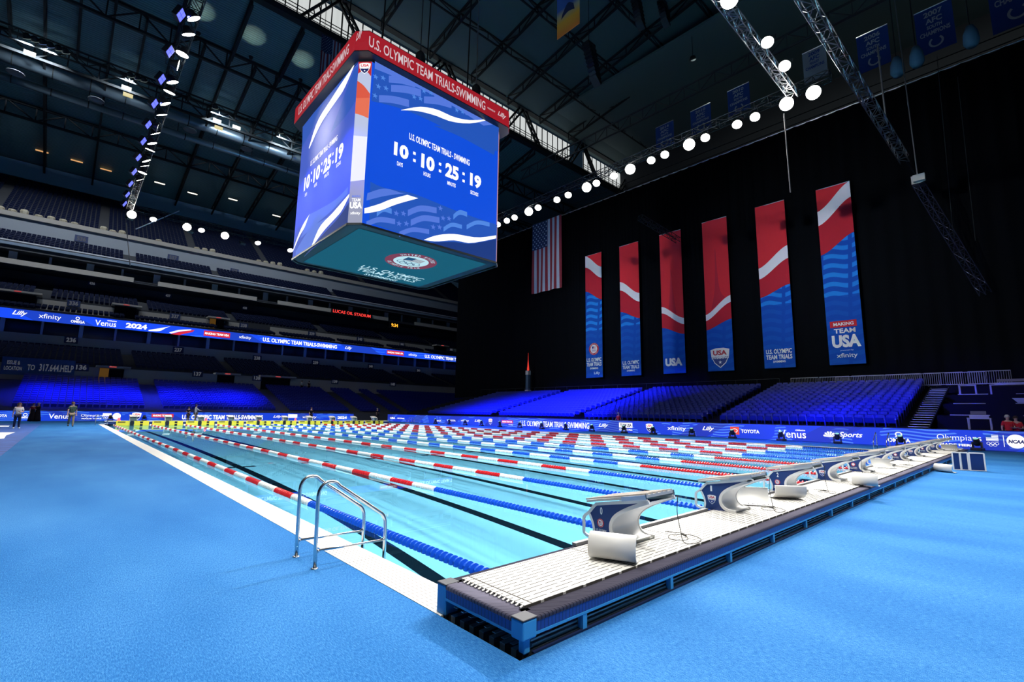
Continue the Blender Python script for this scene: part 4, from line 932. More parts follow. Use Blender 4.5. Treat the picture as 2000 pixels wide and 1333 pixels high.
# fractions from the top: left white0, left white1, left blue, right white0, right white1, right blue
BN = [((36.96, 34.24), (0, .095, .297, .122, .212, .388), 'with a round seal and U.S. Olympic Team Trials'), ((31.44, 28.63), (.28, .346, .514, .395, .46, .583), 'with Team Trials lettering and white band mid height, second from left'),
      ((25.73, 23.0), (.527, .573, .678, .627, .67, .737), 'with plain white USA lettering'), ((20.44, 17.72), (.63, .67, .732, .522, .567, .674), 'with the swimming shield'),
      ((14.75, 12.0), (.391, .459, .574, .281, .359, .514), 'second from the right, with Team Trials lettering'), ((9.24, 6.55), (.13, .213, .386, 0, .09, .29), 'reading Making Team USA')]
BZ0, BZ1 = 6.14, 22.75; BHt = BZ1-BZ0
BTXT = mat('banner_lettering', (.85, .90, .95), .8)
for i, ((ya, yb), fr, lab) in enumerate(BN):
    W_ = ya-yb; t_ = empty('banner', (47.5, yb, BZ0), label='tall banner '+lab, cat='banner', group='tall banners on the black curtain')
    K = 14
    def cv(l, r, u): e = u*u*(3-2*u); return l+(r-l)*(e*.7+u*.3)
    cuts = [(0, 0, 0, 0)]
    lw0, lw1, lb, rw0, rw1, rb_ = fr
    edges = [(0, 0), (lw0, rw0), (lw1, rw1), (lb, rb_), (1, 1)]; mats = (BR, BW, BRD, BB); nmz = ('red_field', 'white_wave', 'dark_red_field', 'blue_field')
    for e in range(4):
        mb = MB(); vs = []
        for q in range(K+1):
            u = q/K; y = W_*(1-u); xx = .035*math.sin(u*5+i); a = cv(*edges[e], u); b = cv(*edges[e+1], u)
            vs += [(xx, y, BHt*(1-a)), (xx, y, BHt*(1-b)), (xx+.01, y, BHt*(1-a)), (xx+.01, y, BHt*(1-b))]
        mb.add(vs, [f for q in range(K) for f in ((4*q, 4*q+1, 4*q+5, 4*q+4), (4*q+2, 4*q+6, 4*q+7, 4*q+3), (4*q, 4*q+4, 4*q+6, 4*q+2), (4*q+1, 4*q+3, 4*q+7, 4*q+5))]); mb.build(nmz[e], mats[e], t_)
    Fb = Face((0, W_, 0), (0, -1, 0), (0, 0, 1), .03)
    def T(s_, a0, a1, b0, b1, m=BTXT, bold=.03, k=2): Fb.text(s_, a0*W_, a1*W_, b0*BHt, b1*BHt, m, t_, bold=bold, k=k)
    if i in (2, 3):
        Fb.strip([(W_*(.24 if i == 3 else .34), BHt*(.395 if i == 3 else .445)), (W_*.42, BHt*.54), (W_*.49, BHt*(.80 if i == 3 else .73))], [(W_*(.80 if i == 3 else .70), BHt*(.468 if i == 3 else .405)), (W_*.60, BHt*.54), (W_*.51, BHt*(.80 if i == 3 else .73))], TOWER, t_, 'tower_silhouette', 2)
        # keep the silhouette above the white band only
    if i == 0: seal(Fb, W_*.5, BHt*.225, .8, t_, k=2); T('U.S. OLYMPIC', .06, .94, .125, .155); T('TEAM TRIALS', .06, .94, .09, .12); T('SWIMMING', .26, .74, .065, .08); T('Lilly', .5, .85, .02, .045)
    if i in (1, 4): T('U.S. OLYMPIC', .08, .92, .083, .11); T('TEAM TRIALS', .08, .92, .05, .077); T('SWIMMING', .3, .7, .03, .043)
    if i == 2: T('USA', .12, .88, .05, .105, bold=.06)
    if i == 3: crest(Fb, W_*.5, BHt*.085, W_*.74, t_, k=2)
    if i == 5:
        Fb.shape([(W_*.1, BHt*.2), (W_*.85, BHt*.2), (W_*.85, BHt*.235), (W_*.1, BHt*.235)], BR, t_, 'red_panel', 2); T('MAKING', .2, .77, .208, .226, k=3)
        T('TEAM', .2, .8, .168, .193); T('USA', .12, .92, .09, .158, bold=.05); T('presented by', .34, .7, .07, .079, bold=0); T('xfinity', .22, .8, .03, .06, bold=.01)
    MB().tube([(0, 0, BHt), (0, W_, BHt)], .03, 6).build('top_pole', ALU, t_)
FRED = mat('flag_red', (.32, .03, .05), .85); FWH = mat('flag_white', (.55, .60, .72), .85); FBL = mat('flag_navy', (.02, .035, .12), .85)
def flag(loc, W_, H_, right, label, amp=.12, dim=1, frac=.385, cant=.54):
    """flag hung by its short side: stripes run down, canton at the upper left"""
    t_ = empty('american_flag', loc, label=label, cat='flag'); R_ = Vector(right).normalized(); nrm = R_.cross(Vector((0, 0, 1)))
    def P(u, v, k=0): return R_*(u*W_) + Vector((0, 0, -v*H_)) + nrm*(amp*math.sin(u*16+v*2)*v+k)
    for s_ in range(13):
        mb = MB(); vs = []; q = 14; u0, u1 = s_/13, (s_+1)/13
        for j in range(q+1): v = j/q; vs += [P(u0, v), P((u0+u1)/2, v), P(u1, v)]
        mb.add(vs, [f for j in range(q) for f in ((3*j, 3*j+3, 3*j+4, 3*j+1), (3*j+1, 3*j+4, 3*j+5, 3*j+2))]); mb.build('stripe', FRED if s_ % 2 == 0 else FWH, t_, True)
    mb = MB(); vs = []; q = 12
    for j in range(q+1):
        for i in range(q+1): vs.append(P(i/q*cant, j/q*frac, .03))
    mb.add(vs, [(j*(q+1)+i, (j+1)*(q+1)+i, (j+1)*(q+1)+i+1, j*(q+1)+i+1) for j in range(q) for i in range(q)]); ct = mb.build('canton', FBL, t_, True)
    mb = MB()
    for a in range(9):
        for b in range(11):
            if (a+b) % 2: continue
            u = (a+.7)/9.4*cant; v = (b+.7)/11.4*frac
            mb.add([P(u+dx_/W_, v+dy_/H_, .05) for dx_, dy_ in star_pts((0, 0), W_*.028)], [tuple(range(10))])
    mb.build('stars', FWH, ct); return t_
flag((47.4, 47.1, 30.1), 5.9, 10.9, (0, -1, 0), 'large American flag hung vertically before the black curtain')
p0 = at(629, 66, 'y', 57.5); p1 = at(668, 88, 'y', 57.5); fl_ = flag(p0, abs(p1.x-p0.x), 6.5, (1, 0, 0), 'American flag hanging from the roof behind the scoreboard', .3)
MB().tube([(.3, 0, 0), (.3, 0, 59-p0.z)], .03, 5).build('halyard', DARKM, fl_); MB().tube([(p1.x-p0.x-.3, 0, 0), (p1.x-p0.x-.3, 0, 59-p0.z)], .03, 5).build('halyard', DARKM, fl_)
# roof banners in two colours
CB = mat('banner_royal', (.01, .05, .26), .8); CW = mat('banner_grey', (.30, .33, .38), .8); CT = mat('banner_pale_print', (.42, .46, .52), .8)
specs = [((7.1, 4.2), 'YEAR', '2006', 1, (44.9, 40.3), 'blue roof banner reading 2006 with a horseshoe'), ((1.95, -1.05), '', '2007', 1, (44.5, 39.4), 'blue roof banner reading 2007 with a horseshoe'), ((12.6, 10.1), '', '2009', 0, (46.1, 42.0), 'pale grey roof banner reading 2009 behind the bright lights'),
         ((21.9, 19.0), '', '2010', 1, (45.8, 41.9), 'blue roof banner reading 2010 left of the bright flood lights'), ((27.3, 24.3), '', '2010', 1, (45.4, 41.6), 'faint blue roof banner farther left, half lost in glare'), ((33, 30), '', '2014', 1, (45.4, 41.6), 'farthest faint blue roof banner at the left'), ((-3.6, -7.2), '', '2006', 1, (45.6, 38.6), 'blue roof banner cut by the right edge of the picture')]
for (ya, yb), _, yr, horse, (z1, z0), lab in specs:
    W_ = ya-yb; H_ = z1-z0; t_ = empty('roof_banner', (60, yb, z0), label=lab, cat='banner', group='championship banners under the roof')
    MB().box((0, 0, 0), (.04, W_, H_)).build('cloth', CB if horse else CW, t_); MB().tube([(0, 0, H_), (0, W_, H_)], .06, 6).build('pole', ALU, t_)
    Fb = Face((0, W_, 0), (0, -1, 0), (0, 0, 1), .04); tm = CT if horse else CB
    for s_, a0, a1, b0, b1 in ((yr, .25, .75, .80, .92), ('AFC', .28, .72, .64, .76), ('SOUTH' if horse else 'FINALIST', .3, .7, .52, .60), ('CHAMPIONS', .1, .9, .38, .48)): Fb.text(s_, a0*W_, a1*W_, b0*H_, b1*H_, tm, t_, bold=.03, k=1.5)
    if horse:
        A = [(W_*.5+W_*.2*math.cos(PI*(1.3-i/14*1.6-.0)+PI*.0+PI), H_*.2+W_*.2*math.sin(PI*(1.3-i/14*1.6)+PI)) for i in range(15)]
        o_ = [(W_*.5+W_*.2*math.sin(a), H_*.2-W_*.2*math.cos(a)) for a in [(-2.5+5.0*i/18) for i in range(19)]]; i_ = [(W_*.5+W_*.14*math.sin(a), H_*.2-W_*.14*math.cos(a)) for a in [(-2.5+5.0*i/18) for i in range(19)]]
        Fb.strip(o_, i_, tm, t_, 'horseshoe', 1.5, 36)
b0 = at(1088, 73, 'x', 24); b1 = at(1132, 50, 'x', 24); W_ = b0.y-b1.y; t_ = empty('event_banner', (24, b1.y, (b0.z+b1.z)/2), label='blue to orange event banner hanging high above the pool at the top edge', cat='banner')
EB = mat('banner_blue_to_orange', (.1, .1, .3), .8); n = N(EB); n.color(n.ramp(n.f('MULTIPLY', n.z, 1/4.), [(0, (.8, .22, .04)), (.3, (.9, .48, .05)), (.5, (.5, .5, .35)), (.62, (.06, .18, .6))]))
MB().box((0, 0, 0), (.04, W_, 5)).build('cloth', EB, t_); Face((0, W_, 0), (0, -1, 0), (0, 0, 1), .03).strip([(W_*.25, 1.9), (W_*.5, 2.6), (W_*.75, 2.2)], [(W_*.2, 1.5), (W_*.5, 1.8), (W_*.8, 1.6)], FBL, t_, 'emblem'); MB().tube([(0, W_/2, 5), (0, W_/2, 64-t_.location.z)], .03, 5).build('hanger', DARKM, t_)
# ------------------------------------------------------------------ far stands
XL, XRt = -26, 80
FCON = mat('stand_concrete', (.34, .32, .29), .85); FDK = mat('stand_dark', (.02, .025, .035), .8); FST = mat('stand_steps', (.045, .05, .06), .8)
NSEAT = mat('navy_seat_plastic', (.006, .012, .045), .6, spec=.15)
def slab(name, y0, y1, z0, z1, m, x0=XL, x1=XRt): return st(MB().box((x0, y0, z0), (x1, y1, z1)).build(name, m))
def terrace(name, y0, z0, y1, z1, rows):
    mb = MB()
    for i in range(rows): a = y0+(y1-y0)*i/rows; b = y0+(y1-y0)*(i+1)/rows; mb.box((XL, a, z0-1.2), (XRt, b+.01, z0+(z1-z0)*i/rows))
    st(mb.build(name, FST))
def seatfield(y0, z0, y1, z1, rows, aisles, m, label, x0=XL, x1=XRt, pitch=.55, gap=1.3):
    mb = MB()
    for i in range(rows):
        y = y0+(y1-y0)*(i+.5)/rows; z = z0+(z1-z0)*i/rows; x = x0
        while x < x1:
            if all(abs(x-a) > gap/2 for a in aisles): seat_geo(mb, x, y, z, 0, -1, lod=1)
            x += pitch
    tag(mb.build('stadium_seats', m), label, 'seats', kind='stuff')
def ax(y, *pxs): return [at(p, q, 'y', y).x for p, q in pxs]
A1 = ax(74, (16, 735), (290, 735), (512, 745), (645, 750), (700, 752), (735, 754))
terrace('floor_terrace', 63.6, 1.0, 76, 4.6, 15)
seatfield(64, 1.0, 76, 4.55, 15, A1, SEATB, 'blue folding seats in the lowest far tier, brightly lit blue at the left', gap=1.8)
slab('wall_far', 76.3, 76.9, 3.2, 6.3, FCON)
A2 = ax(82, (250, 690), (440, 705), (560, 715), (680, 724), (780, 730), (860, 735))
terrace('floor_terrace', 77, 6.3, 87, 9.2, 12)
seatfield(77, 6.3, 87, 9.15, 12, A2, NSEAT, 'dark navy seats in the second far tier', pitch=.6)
slab('wall_far', 87.0, 87.5, 8.8, 10.95, FCON)
slab('wall_far_suite', 91, 91.5, 10.0, 14, mat('suite_glass_dark', (.012, .02, .03), .25)); slab('floor_suite', 87.5, 91, 10.1, 10.3, FDK)
slab('ceiling_suite', 86.1, 91.4, 13.95, 14.15, FDK)
for i in range(20):
    x = -14+i*3.9; o = MB().box((x, 88.2, 10.3), (x+(.45 if i % 2 else .25), 88.6, 13.95)).build('trim_column', mat('pale_column', (.38, .42, .48), .7)); st(o)
terrace('floor_terrace', 86.6, 14.1, 90.2, 14.9, 4); seatfield(86.8, 14.1, 90.0, 14.9, 4, A2, NSEAT, 'dark seats just above the ribbon LED board', pitch=.6)
W3 = [(-26, ax(90, (52, 590))[0]), tuple(ax(90, (52, 590), (230, 610))), tuple(ax(90, (255, 612), (412, 630))), tuple(ax(90, (434, 632), (480, 637))), tuple(ax(90, (518, 640), (848, 678)))]
for a, b in W3: slab('wall_far', 90.2, 90.7, 14.6, 16.25, FCON, a+1.0, b)
slab('wall_far', 90.2, 90.7, 14.6, 16.25, FCON, ax(90, (875, 680))[0], XRt)
slab('wall_far_recess', 91.0, 91.3, 14.6, 16.6, FDK)
terrace('floor_terrace', 91.2, 16.5, 99, 19.7, 10)
A3 = ax(95, (85, 570), (275, 590), (450, 608), (620, 625), (740, 640), (830, 650))
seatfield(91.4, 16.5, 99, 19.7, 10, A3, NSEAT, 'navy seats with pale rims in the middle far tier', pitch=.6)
slab('wall_far_back', 99.4, 99.9, 18, 26, FDK); slab('ceiling_overhang', 95.2, 99.5, 21.5, 21.7, FDK)
for a, b in ((-26, ax(95, (261, 550))[0]), tuple(ax(95, (308, 560), (501, 592))), tuple(ax(95, (542, 598), (758, 630))), tuple(ax(95, (810, 640), (1000, 670)))): slab('wall_far', 95, 95.3, 21.6, 22.35, FCON, a, b)
slab('floor_suite_upper', 95.2, 99.4, 21.75, 21.95, FDK)
slab('wall_far_suite', 98.8, 99.2, 22, 25, mat('suite_teal', (.02, .05, .06), .3))
for i in range(24):
    x = -24+i*4.3; st(MB().box((x, 96.6, 21.95), (x+(.9 if i % 2 else .3), 96.9, 24.4)).build('trim_column', mat('pale_column', (.3, .36, .44), .7)))
slab('ceiling_suite_upper', 95.1, 99.5, 24.4, 24.8, mat('blue_grey_soffit', (.16, .22, .30), .8)); slab('trim_rail', 95.0, 95.15, 24.95, 25.12, mat('pale_rail', (.5, .52, .58), .5))
terrace('floor_terrace', 95.4, 25.0, 99.2, 27.2, 5); seatfield(95.6, 25, 99.2, 27.2, 5, ax(97, (255, 500), (420, 520), (650, 560)), NSEAT, 'short band of dark seats below the pale upper wall')
slab('wall_far', 99.3, 99.8, 26.4, 29.7, mat('upper_concrete', (.24, .27, .31), .85)); slab('wall_far_parapet', 98.9, 99.8, 29.7, 30.4, FCON)
terrace('floor_terrace', 99.8, 30.5, 117, 41.5, 20); A5 = ax(106, (5, 400), (208, 420), (370, 460), (505, 505), (690, 560), (850, 600))
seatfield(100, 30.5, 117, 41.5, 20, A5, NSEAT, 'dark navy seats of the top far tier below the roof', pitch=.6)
slab('wall_far_back', 118, 118.5, 28, 46, mat('back_wall', (.05, .055, .05), .85))
zf = at(0, 305, 'y', 112).z; slab('trim_fascia', 111.8, 112, zf-2.9, zf, mat('blue_fascia', (.10, .22, .34), .8)); slab('trim_fascia', 108, 108.2, zf+1.6, zf+3.4, mat('blue_fascia2', (.05, .13, .19), .8))
# pale junk and bundled cloth along the top parapet
for i, (p0, p1, q) in enumerate(((0, 72, 408), (75, 170, 428), (203, 258, 442), (310, 325, 470), (384, 430, 489), (505, 560, 512), (600, 640, 530))):
    a = at(p0, q, 'y', 99.4); b = at(p1, q, 'y', 99.4); k = max(1, int((b.x-a.x)/1.2))
    o = MB()
    for j in range(k): x = a.x+(b.x-a.x)*j/k; h_ = .35+.7*random.random()*(1 if i in (0, 2) else .6); o.lathe([(.02, 0), (.45, .02), (.52, h_*.5), (.4, h_*.9), (.05, h_)], (x, 99.35, 30.4), 7)
    tag(o.build('cable_bundle', mat('tan_bundles', (.42, .38, .28), .9)), 'tan wrapped bundles lying on the top tier parapet, %s group from the left' % ['first', 'second', 'third', 'fourth', 'fifth', 'sixth', 'seventh'][i], 'bundle', kind='stuff')
# vomitory openings, canopies
for i, (px, py, y, wd, z0, z1) in enumerate(((217, 738, 76.2, 2.4, 4.2, 6.25), (440, 752, 76.2, 2.2, 4.2, 6.2), (538, 756, 76.2, 4.2, 4.2, 6.2), (30, 605, 90.1, 3.6, 14.6, 16.6), (243, 622, 90.1, 2.6, 14.6, 16.6), (423, 640, 90.1, 2.2, 14.6, 16.4), (860, 682, 90.1, 2.6, 14.6, 16.4))):
    c_ = at(px, py, 'y', y).x; t_ = empty('door_%d' % (i+1), (c_, y, z0), kind='structure'); MB().box((-wd/2, 0, 0), (wd/2, .3, z1-z0)).build('painted_dark_opening', BLACK, t_)  # solid black box stands in for the shade inside
    MB().box((-wd/2-.4, -.9, z1-z0+.05), (wd/2+.6, .9, z1-z0+.3)).build('canopy', FCON, t_); MB().box((-.35, -.92, z1-z0+.1), (.35, -.905, z1-z0+.24)).build('exit_sign', mat('exit_red', (0, 0, 0), .5, emit=(.8, .1, .1), es=.5), t_)
    if i in (0, 5): MB().box((-wd/2, -.02, 0), (-wd/2+.9, .0, z1-z0)).build('painted_lit_side', mat('amber_painted_glow', (.25, .12, .03), .7, emit=(.3, .14, .02), es=.25), t_)  # amber light on the side put in as a glowing panel
# section numbers
SGN = mat('sign_navy', (.008, .025, .10), .6); SGT = mat('sign_glow_print', (.7, .75, .85), .6, emit=(.5, .55, .7), es=.12)  # brightness of the lettering put in as a faint glow
for t_, px, py, y, h_ in (('136', 159, 718, 76.2, .62), ('137', 386, 731, 76.2, .55), ('138', 502, 739, 76.2, .55), ('139', 654, 746, 76.2, .5), ('140', 767, 751, 76.2, .5), ('236', 139, 664.5, 86.9, .62), ('237', 348, 684, 86.9, .62), ('238', 502, 700, 86.9, .6), ('239', 616, 709, 86.9, .6), ('240', 724, 716, 86.9, .5), ('241', 817, 724, 86.9, .5),
     ('336', 144, 593, 90.1, .62), ('337', 342, 618.5, 90.1, .62), ('338', 476, 636.5, 90.1, .6), ('339', 609, 652.5, 90.1, .6), ('340', 703, 663, 90.1, .6), ('341', 785, 673, 90.1, .5), ('342', 881, 683.5, 90.1, .5), ('536', 159, 467, 99.2, .7), ('537', 338, 504, 99.2, .7), ('538', 458, 530, 99.2, .6), ('436', 180, 554, 99.38, .45), ('437', 328, 578, 99.38, .45), ('438', 478, 602, 99.38, .45)):
    c_ = at(px, py, 'y', y); o = MB().box((-h_*1.15, -.06, -h_*.75), (h_*1.15, 0, h_*.75)).build('section_sign', SGN); o.location = c_
    tag(o, 'navy section number sign reading %s on the far stands' % t_, 'sign', 'section signs on the far stands')
    Face((0, -.06, 0), (1, 0, 0), (0, 0, 1), .02).text(t_, -h_*.8, h_*.8, -h_*.5, h_*.5, SGT, o, bold=.04)
c0 = at(2, 716, 'y', 76.1); c1 = at(147, 716, 'y', 76.1); o = MB().box((0, -.08, 0), (c1.x-c0.x, 0, 2.0)).build('help_banner', mat('help_banner_blue', (.03, .08, .26), .7)); o.location = (c0.x, 76.1, 4.95)
tag(o, 'long blue help line banner on the wall above the lit blue seats', 'banner'); Fh = Face((0, -.08, 0), (1, 0, 0), (0, 0, 1), .02); L_ = c1.x-c0.x
for t_, a, b, c, d in (('ISSUE &', .07, .24, 1.15, 1.6), ('LOCATION', .04, .27, .5, .95), ('TO', .34, .44, .6, 1.25), ('317.644.HELP', .50, .98, .55, 1.4)): Fh.text(t_, a*L_, b*L_, c, d, SGT, o, bold=.02)
# ribbon LED board
ZB0, ZB1 = 12.66, 13.92
rbn = MB().box((XL, 86, ZB0), (XRt, 86.3, ZB1)).build('ribbon_board', LED_U); tag(rbn, 'long blue ribbon LED board running across the far stands', 'led board')
FRn = Face((0, 86, 0), (1, 0, 0), (0, 0, 1), .03)
def rt(t, p0, p1, b0=.25, b1=.75, **k):
    py = 603+(p0+p1)/2*.108+10; a0 = FRn.pix(p0, py)[0]; a1 = FRn.pix(p1, py)[0]; H_ = ZB1-ZB0; FRn.text(t, a0, a1, ZB0+H_*b0, ZB0+H_*b1, WHITE_E, rbn, k=2, **k)
for t, p0, p1, b0, b1, bo, sh in (('Lilly', 23, 53, .25, .85, .02, .4), ('xfinity', 75, 119, .15, .8, .0, 0), ('OMEGA', 138, 166, .15, .45, .03, 0), ('Venus', 185, 227, .12, .75, .01, 0), ('Gillette', 208, 227, .72, .86, .03, 0), ('2024', 245, 287, .18, .78, .05, 0), ('xfinity', 466, 490, .2, .7, .01, 0),
     ('U.S. OLYMPIC TEAM TRIALS-SWIMMING', 512, 658, .2, .76, .035, 0), ('Lilly', 673, 687, .2, .75, .02, .4), ('xfinity', 797, 814, .2, .7, .01, 0), ('U.S. OLYMPIC TEAM TRIALS', 829, 905, .2, .76, .035, 0)): rt(t, p0, p1, b0, b1, bold=bo, shear=sh)
for p0, p1 in ((397, 449), (755, 788)):
    py = 603+(p0+p1)/2*.108+10; a0 = FRn.pix(p0, py)[0]; a1 = FRn.pix(p1, py)[0]; FRn.shape([(a0, ZB0+.22), (a1, ZB0+.22), (a1, ZB1-.2), (a0, ZB1-.2)], RED_E, rbn, 'red_panel', 2); FRn.text('MAKING TEAM USA', a0+.15, a1-.15, ZB0+.45, ZB1-.45, WHITE_E, rbn, bold=.04, k=4)
FRn.ring((FRn.pix(152, 621)[0], ZB0+.85), .14, .22, WHITE_E, rbn, 'ring', 2)
for m_, T_, B_ in ((WHITE_E, [(290, 645), (310, 642), (333, 638)], [(290, 647), (312, 647), (325, 640)]), (WHITE_E, [(330, 650), (350, 645), (374, 644)], [(334, 652), (352, 648), (372, 646)]), (RED_E, [(333, 653), (355, 648), (380, 645)], [(350, 655), (362, 652), (376, 649)])):
    FRn.strip([FRn.pix(*q) for q in T_], [FRn.pix(*q) for q in B_], m_, rbn, 'swoosh', 3)
c0 = at(646, 617, 'y', 94.9); c1 = at(725, 626, 'y', 94.9); o = MB().box((0, 0, -.2), (c1.x-c0.x, .2, 1.0)).build('stadium_sign', BLACK); o.location = (c0.x, 94.7, 21.5); tag(o, 'red lit stadium name sign on the upper suite parapet', 'sign')
Face((0, 0, 0), (1, 0, 0), (0, 0, 1), .03).text('LUCAS OIL STADIUM', .3, c1.x-c0.x-.3, .1, .75, mat('neon_red', (0, 0, 0), .5, emit=(1, .05, .04), es=1.2), o, bold=.02)
c0 = at(762, 632, 'y', 94.9); o = MB().box((-.2, 0, -1.1), (2.6, .2, .4)).build('clock', BLACK); o.location = c0; tag(o, 'dark digital clock with amber digits right of the stadium sign', 'clock')
Face((0, 0, 0), (1, 0, 0), (0, 0, 1), .03).text('9:34', .3, 2.0, -.7, .1, mat('amber_digit', (0, 0, 0), .5, emit=(1, .45, .03), es=1.4), o, bold=.03)
# stray work lights in the stands
for i, (px, py, y) in enumerate(((312, 358, 104), (376, 378, 104), (455, 390, 104), (540, 422, 104), (82, 296, 107.8), (150, 315, 107.8), (207, 332, 107.8))):
    o = MB().box((-.8, -.1, -.08), (.8, .1, .08)).build('strip_light', mat('strip_white', (0, 0, 0), .5, emit=(1, .9, .75), es=1.6) if i < 4 else mat('strip_amber', (0, 0, 0), .5, emit=(1, .5, .2), es=.7)); o.location = at(px, py, 'y', y)
    tag(o, ('small white strip light high over the top tier, %s from the left' % ['first', 'second', 'third', 'fourth'][i]) if i < 4 else 'thin amber strip light under the blue roof fascia', 'strip light', 'strip lights under the far roof' if i < 4 else 'amber strip lights')
# ------------------------------------------------------------------ roof
ROOF = mat('teal_corrugated_roof', (.085, .17, .20), .6)
n = N(ROOF); c_ = n.f('SINE', n.f('MULTIPLY', n.y, 18)); n.color(n.mix(n.f('GREATER_THAN', c_, .2), (.08, .17, .20), (.13, .26, .30))); n.bump(c_, .4, .05)
def rz(y): return 54-.2*(y-60)
mb = MB(); mb.add([(-60, 60, rz(60)), (120, 60, rz(60)), (120, 119, rz(119)), (-60, 119, rz(119)), (-60, 60, rz(60)+.3), (120, 60, rz(60)+.3), (120, 119, rz(119)+.3), (-60, 119, rz(119)+.3)], [(0, 1, 2, 3), (7, 6, 5, 4), (0, 4, 5, 1)]); st(mb.build('ceiling', ROOF))
ROOF2 = mat('dark_teal_roof', (.11, .17, .175), .7)
mb = MB(); mb.add([(-60, 60, 59.3), (120, 60, 59.3), (120, -60, 78), (-60, -60, 78)], [(0, 1, 2, 3)]); st(mb.build('ceiling', ROOF2))
rt_ = mat('roof_steel', (.008, .014, .018), .7)
def rtruss(p, q, h, name='trim_roof_truss', step=3.0, r=.16, m=rt_):
    p = Vector(p); q = Vector(q); mb = MB(); L = (q-p).length; k = max(2, int(L/step)); dn = Vector((0, 0, -h))
    mb.bar(p, q, r*2.2); mb.bar(p+dn, q+dn, r*2.2)
    for i in range(k):
        a = p+(q-p)*(i/k); b = p+(q-p)*((i+1)/k); mb.bar(a, b+dn if i % 2 == 0 else b, r) if False else mb.bar(*(((a, b+dn)) if i % 2 == 0 else ((a+dn, b))), r)
        mb.bar(a, a+dn, r)
    st(mb.build(name, m))
for i in range(-6, 22):
    x = -3.4+3.2*i
    rtruss((x, 70, rz(70)-.2), (x, 82, rz(82)-.2), 1.1, r=.10)
    if i % 2 == 0: rtruss((x, 60, rz(60)-.2), (x, 70, rz(70)-.2), 1.3, r=.14); rtruss((x, 82, rz(82)-.2), (x, 117, rz(117)-.2), 1.3, r=.12)
for y, h in ((70, 2.6), (82, 2.4), (96, 2.2)): rtruss((-40, y, rz(y)-.4), (100, y, rz(y)-.4), h, step=3.2, r=.16)
for i in range(-3, 10):
    x = -8+8.5*i; rtruss((x, 58, 59.4), (x, -50, 76.2), 1.6, r=.13, step=4)
for y in (50, 42, 34, 26, 18, 10, 2): z = 59.3+(60-y)*.1558; rtruss((-40, y, z-.2), (110, y, z-.2), 1.2, r=.09, step=5)
# main truss below the window strip with heavy diagonals
mb = MB(); mb.bar((-40, 59, 53.2), (110, 59, 53.2), 1.0, .9); mb.bar((-40, 59, 60.0), (110, 59, 60.0), 1.3, 1.2)
for i in range(-2, 7):
    x = at(1021, 220, 'y', 59).x + i*18.2-18.2*2
    for s_ in (-1, 1):
        for d_ in (-.5, .5): mb.bar((x+d_, 59, 60), (x+s_*5.0+d_, 59, 53), .32)
        mb2 = None
        for j in range(7): a = j/7; mb.bar((x-.5+s_*5*a, 59, 60-7*a), (x+.5+s_*5*(a+1/7), 59, 60-7*(a+1/7)), .12)
st(mb.build('trim_main_truss', rt_))
# daylight window strip
WG = mat('daylight_glass', (0, 0, 0), .5, emit=(.72, .76, .76), es=.8)
n = N(WG); vv = n.f('LESS_THAN', n.f('FRACT', n.f('MULTIPLY', n.x, .62)), .18); sh = n.noise(1.3, 1, sc=(1, .01, .01)); n.emit(n.mix(n.f('MULTIPLY', sh, .6), (.80, .84, .84), (.40, .42, .40)), .9)
for i, (xa, xb) in enumerate(((-24, 71.4), (76, 92))):
    t_ = empty('window_%d' % (i+1), (xa, 60.2, 54.1), kind='structure'); MB().box((0, 0, 0), (xb-xa, .05, 4.9)).build('pane', WG, t_)
    mb = MB(); x = 0
    while x < xb-xa: mb.bar((x, -.1, 0), (x, -.1, 4.9), .14); x += 1.55
    for z in (.5, 1.0, 1.5, 2.0): mb.bar((0, -.12, z), (xb-xa, -.12, z), .09)
    mb.build('mullions', rt_, t_)
# ducts
DUCT = mat('duct_metal', (.30, .42, .52), .35, .8)
for (pa, pb, r, lab) in (((0, 118), (585, 303), .85, 'wide round ventilation duct running under the far roof, the upper of two'), ((0, 150), (585, 339), .5, 'slim round ventilation duct below the wide one')):
    y = 86 if r > .6 else 87.8; a = at(*pa, 'y', y); z = (a.z+at(*pb, 'y', y).z)/2
    t_ = empty('ventilation_duct', (-30, y, z), label=lab, cat='duct'); MB().tube([(0, 0, 0), (110, 0, 0)], r, 20).build('pipe', DUCT, t_, True)
    for j in range(27): MB().tube([(4*j+1, 0, 0), (4*j+1.12, 0, 0)], r*1.05, 20).build('collar', DARKM, t_)
    for j in range(10): MB().tube([(11*j+3, 0, r), (11*j+3, 0, rz(y)-z)], .05, 5).build('hanger', DARKM, t_)
for i, (px, py) in enumerate(((30, 143), (188, 196), (371, 255), (481, 292))):
    o = MB().lathe([(.3, .2), (.55, .05), (.9, 0), (.95, .06), (.6, .12), (.35, .3)], n=20).build('air_diffuser', mat('diffuser', (.22, .24, .27), .5), smooth=True); o.location = at(px, py, 'y', 85.6); tag(o, 'round ceiling air diffuser between the two ducts, %s from the left' % ['first', 'second', 'third', 'fourth'][i], 'air diffuser')
HOUSE_FILL = 2700
CATW = mat('dim_lens', (.0, .0, .0), .4, emit=(.25, .32, .30), es=.8); CATB = mat('dim_blue_lens', (.0, .0, .0), .4, emit=(.12, .2, .45), es=.8)
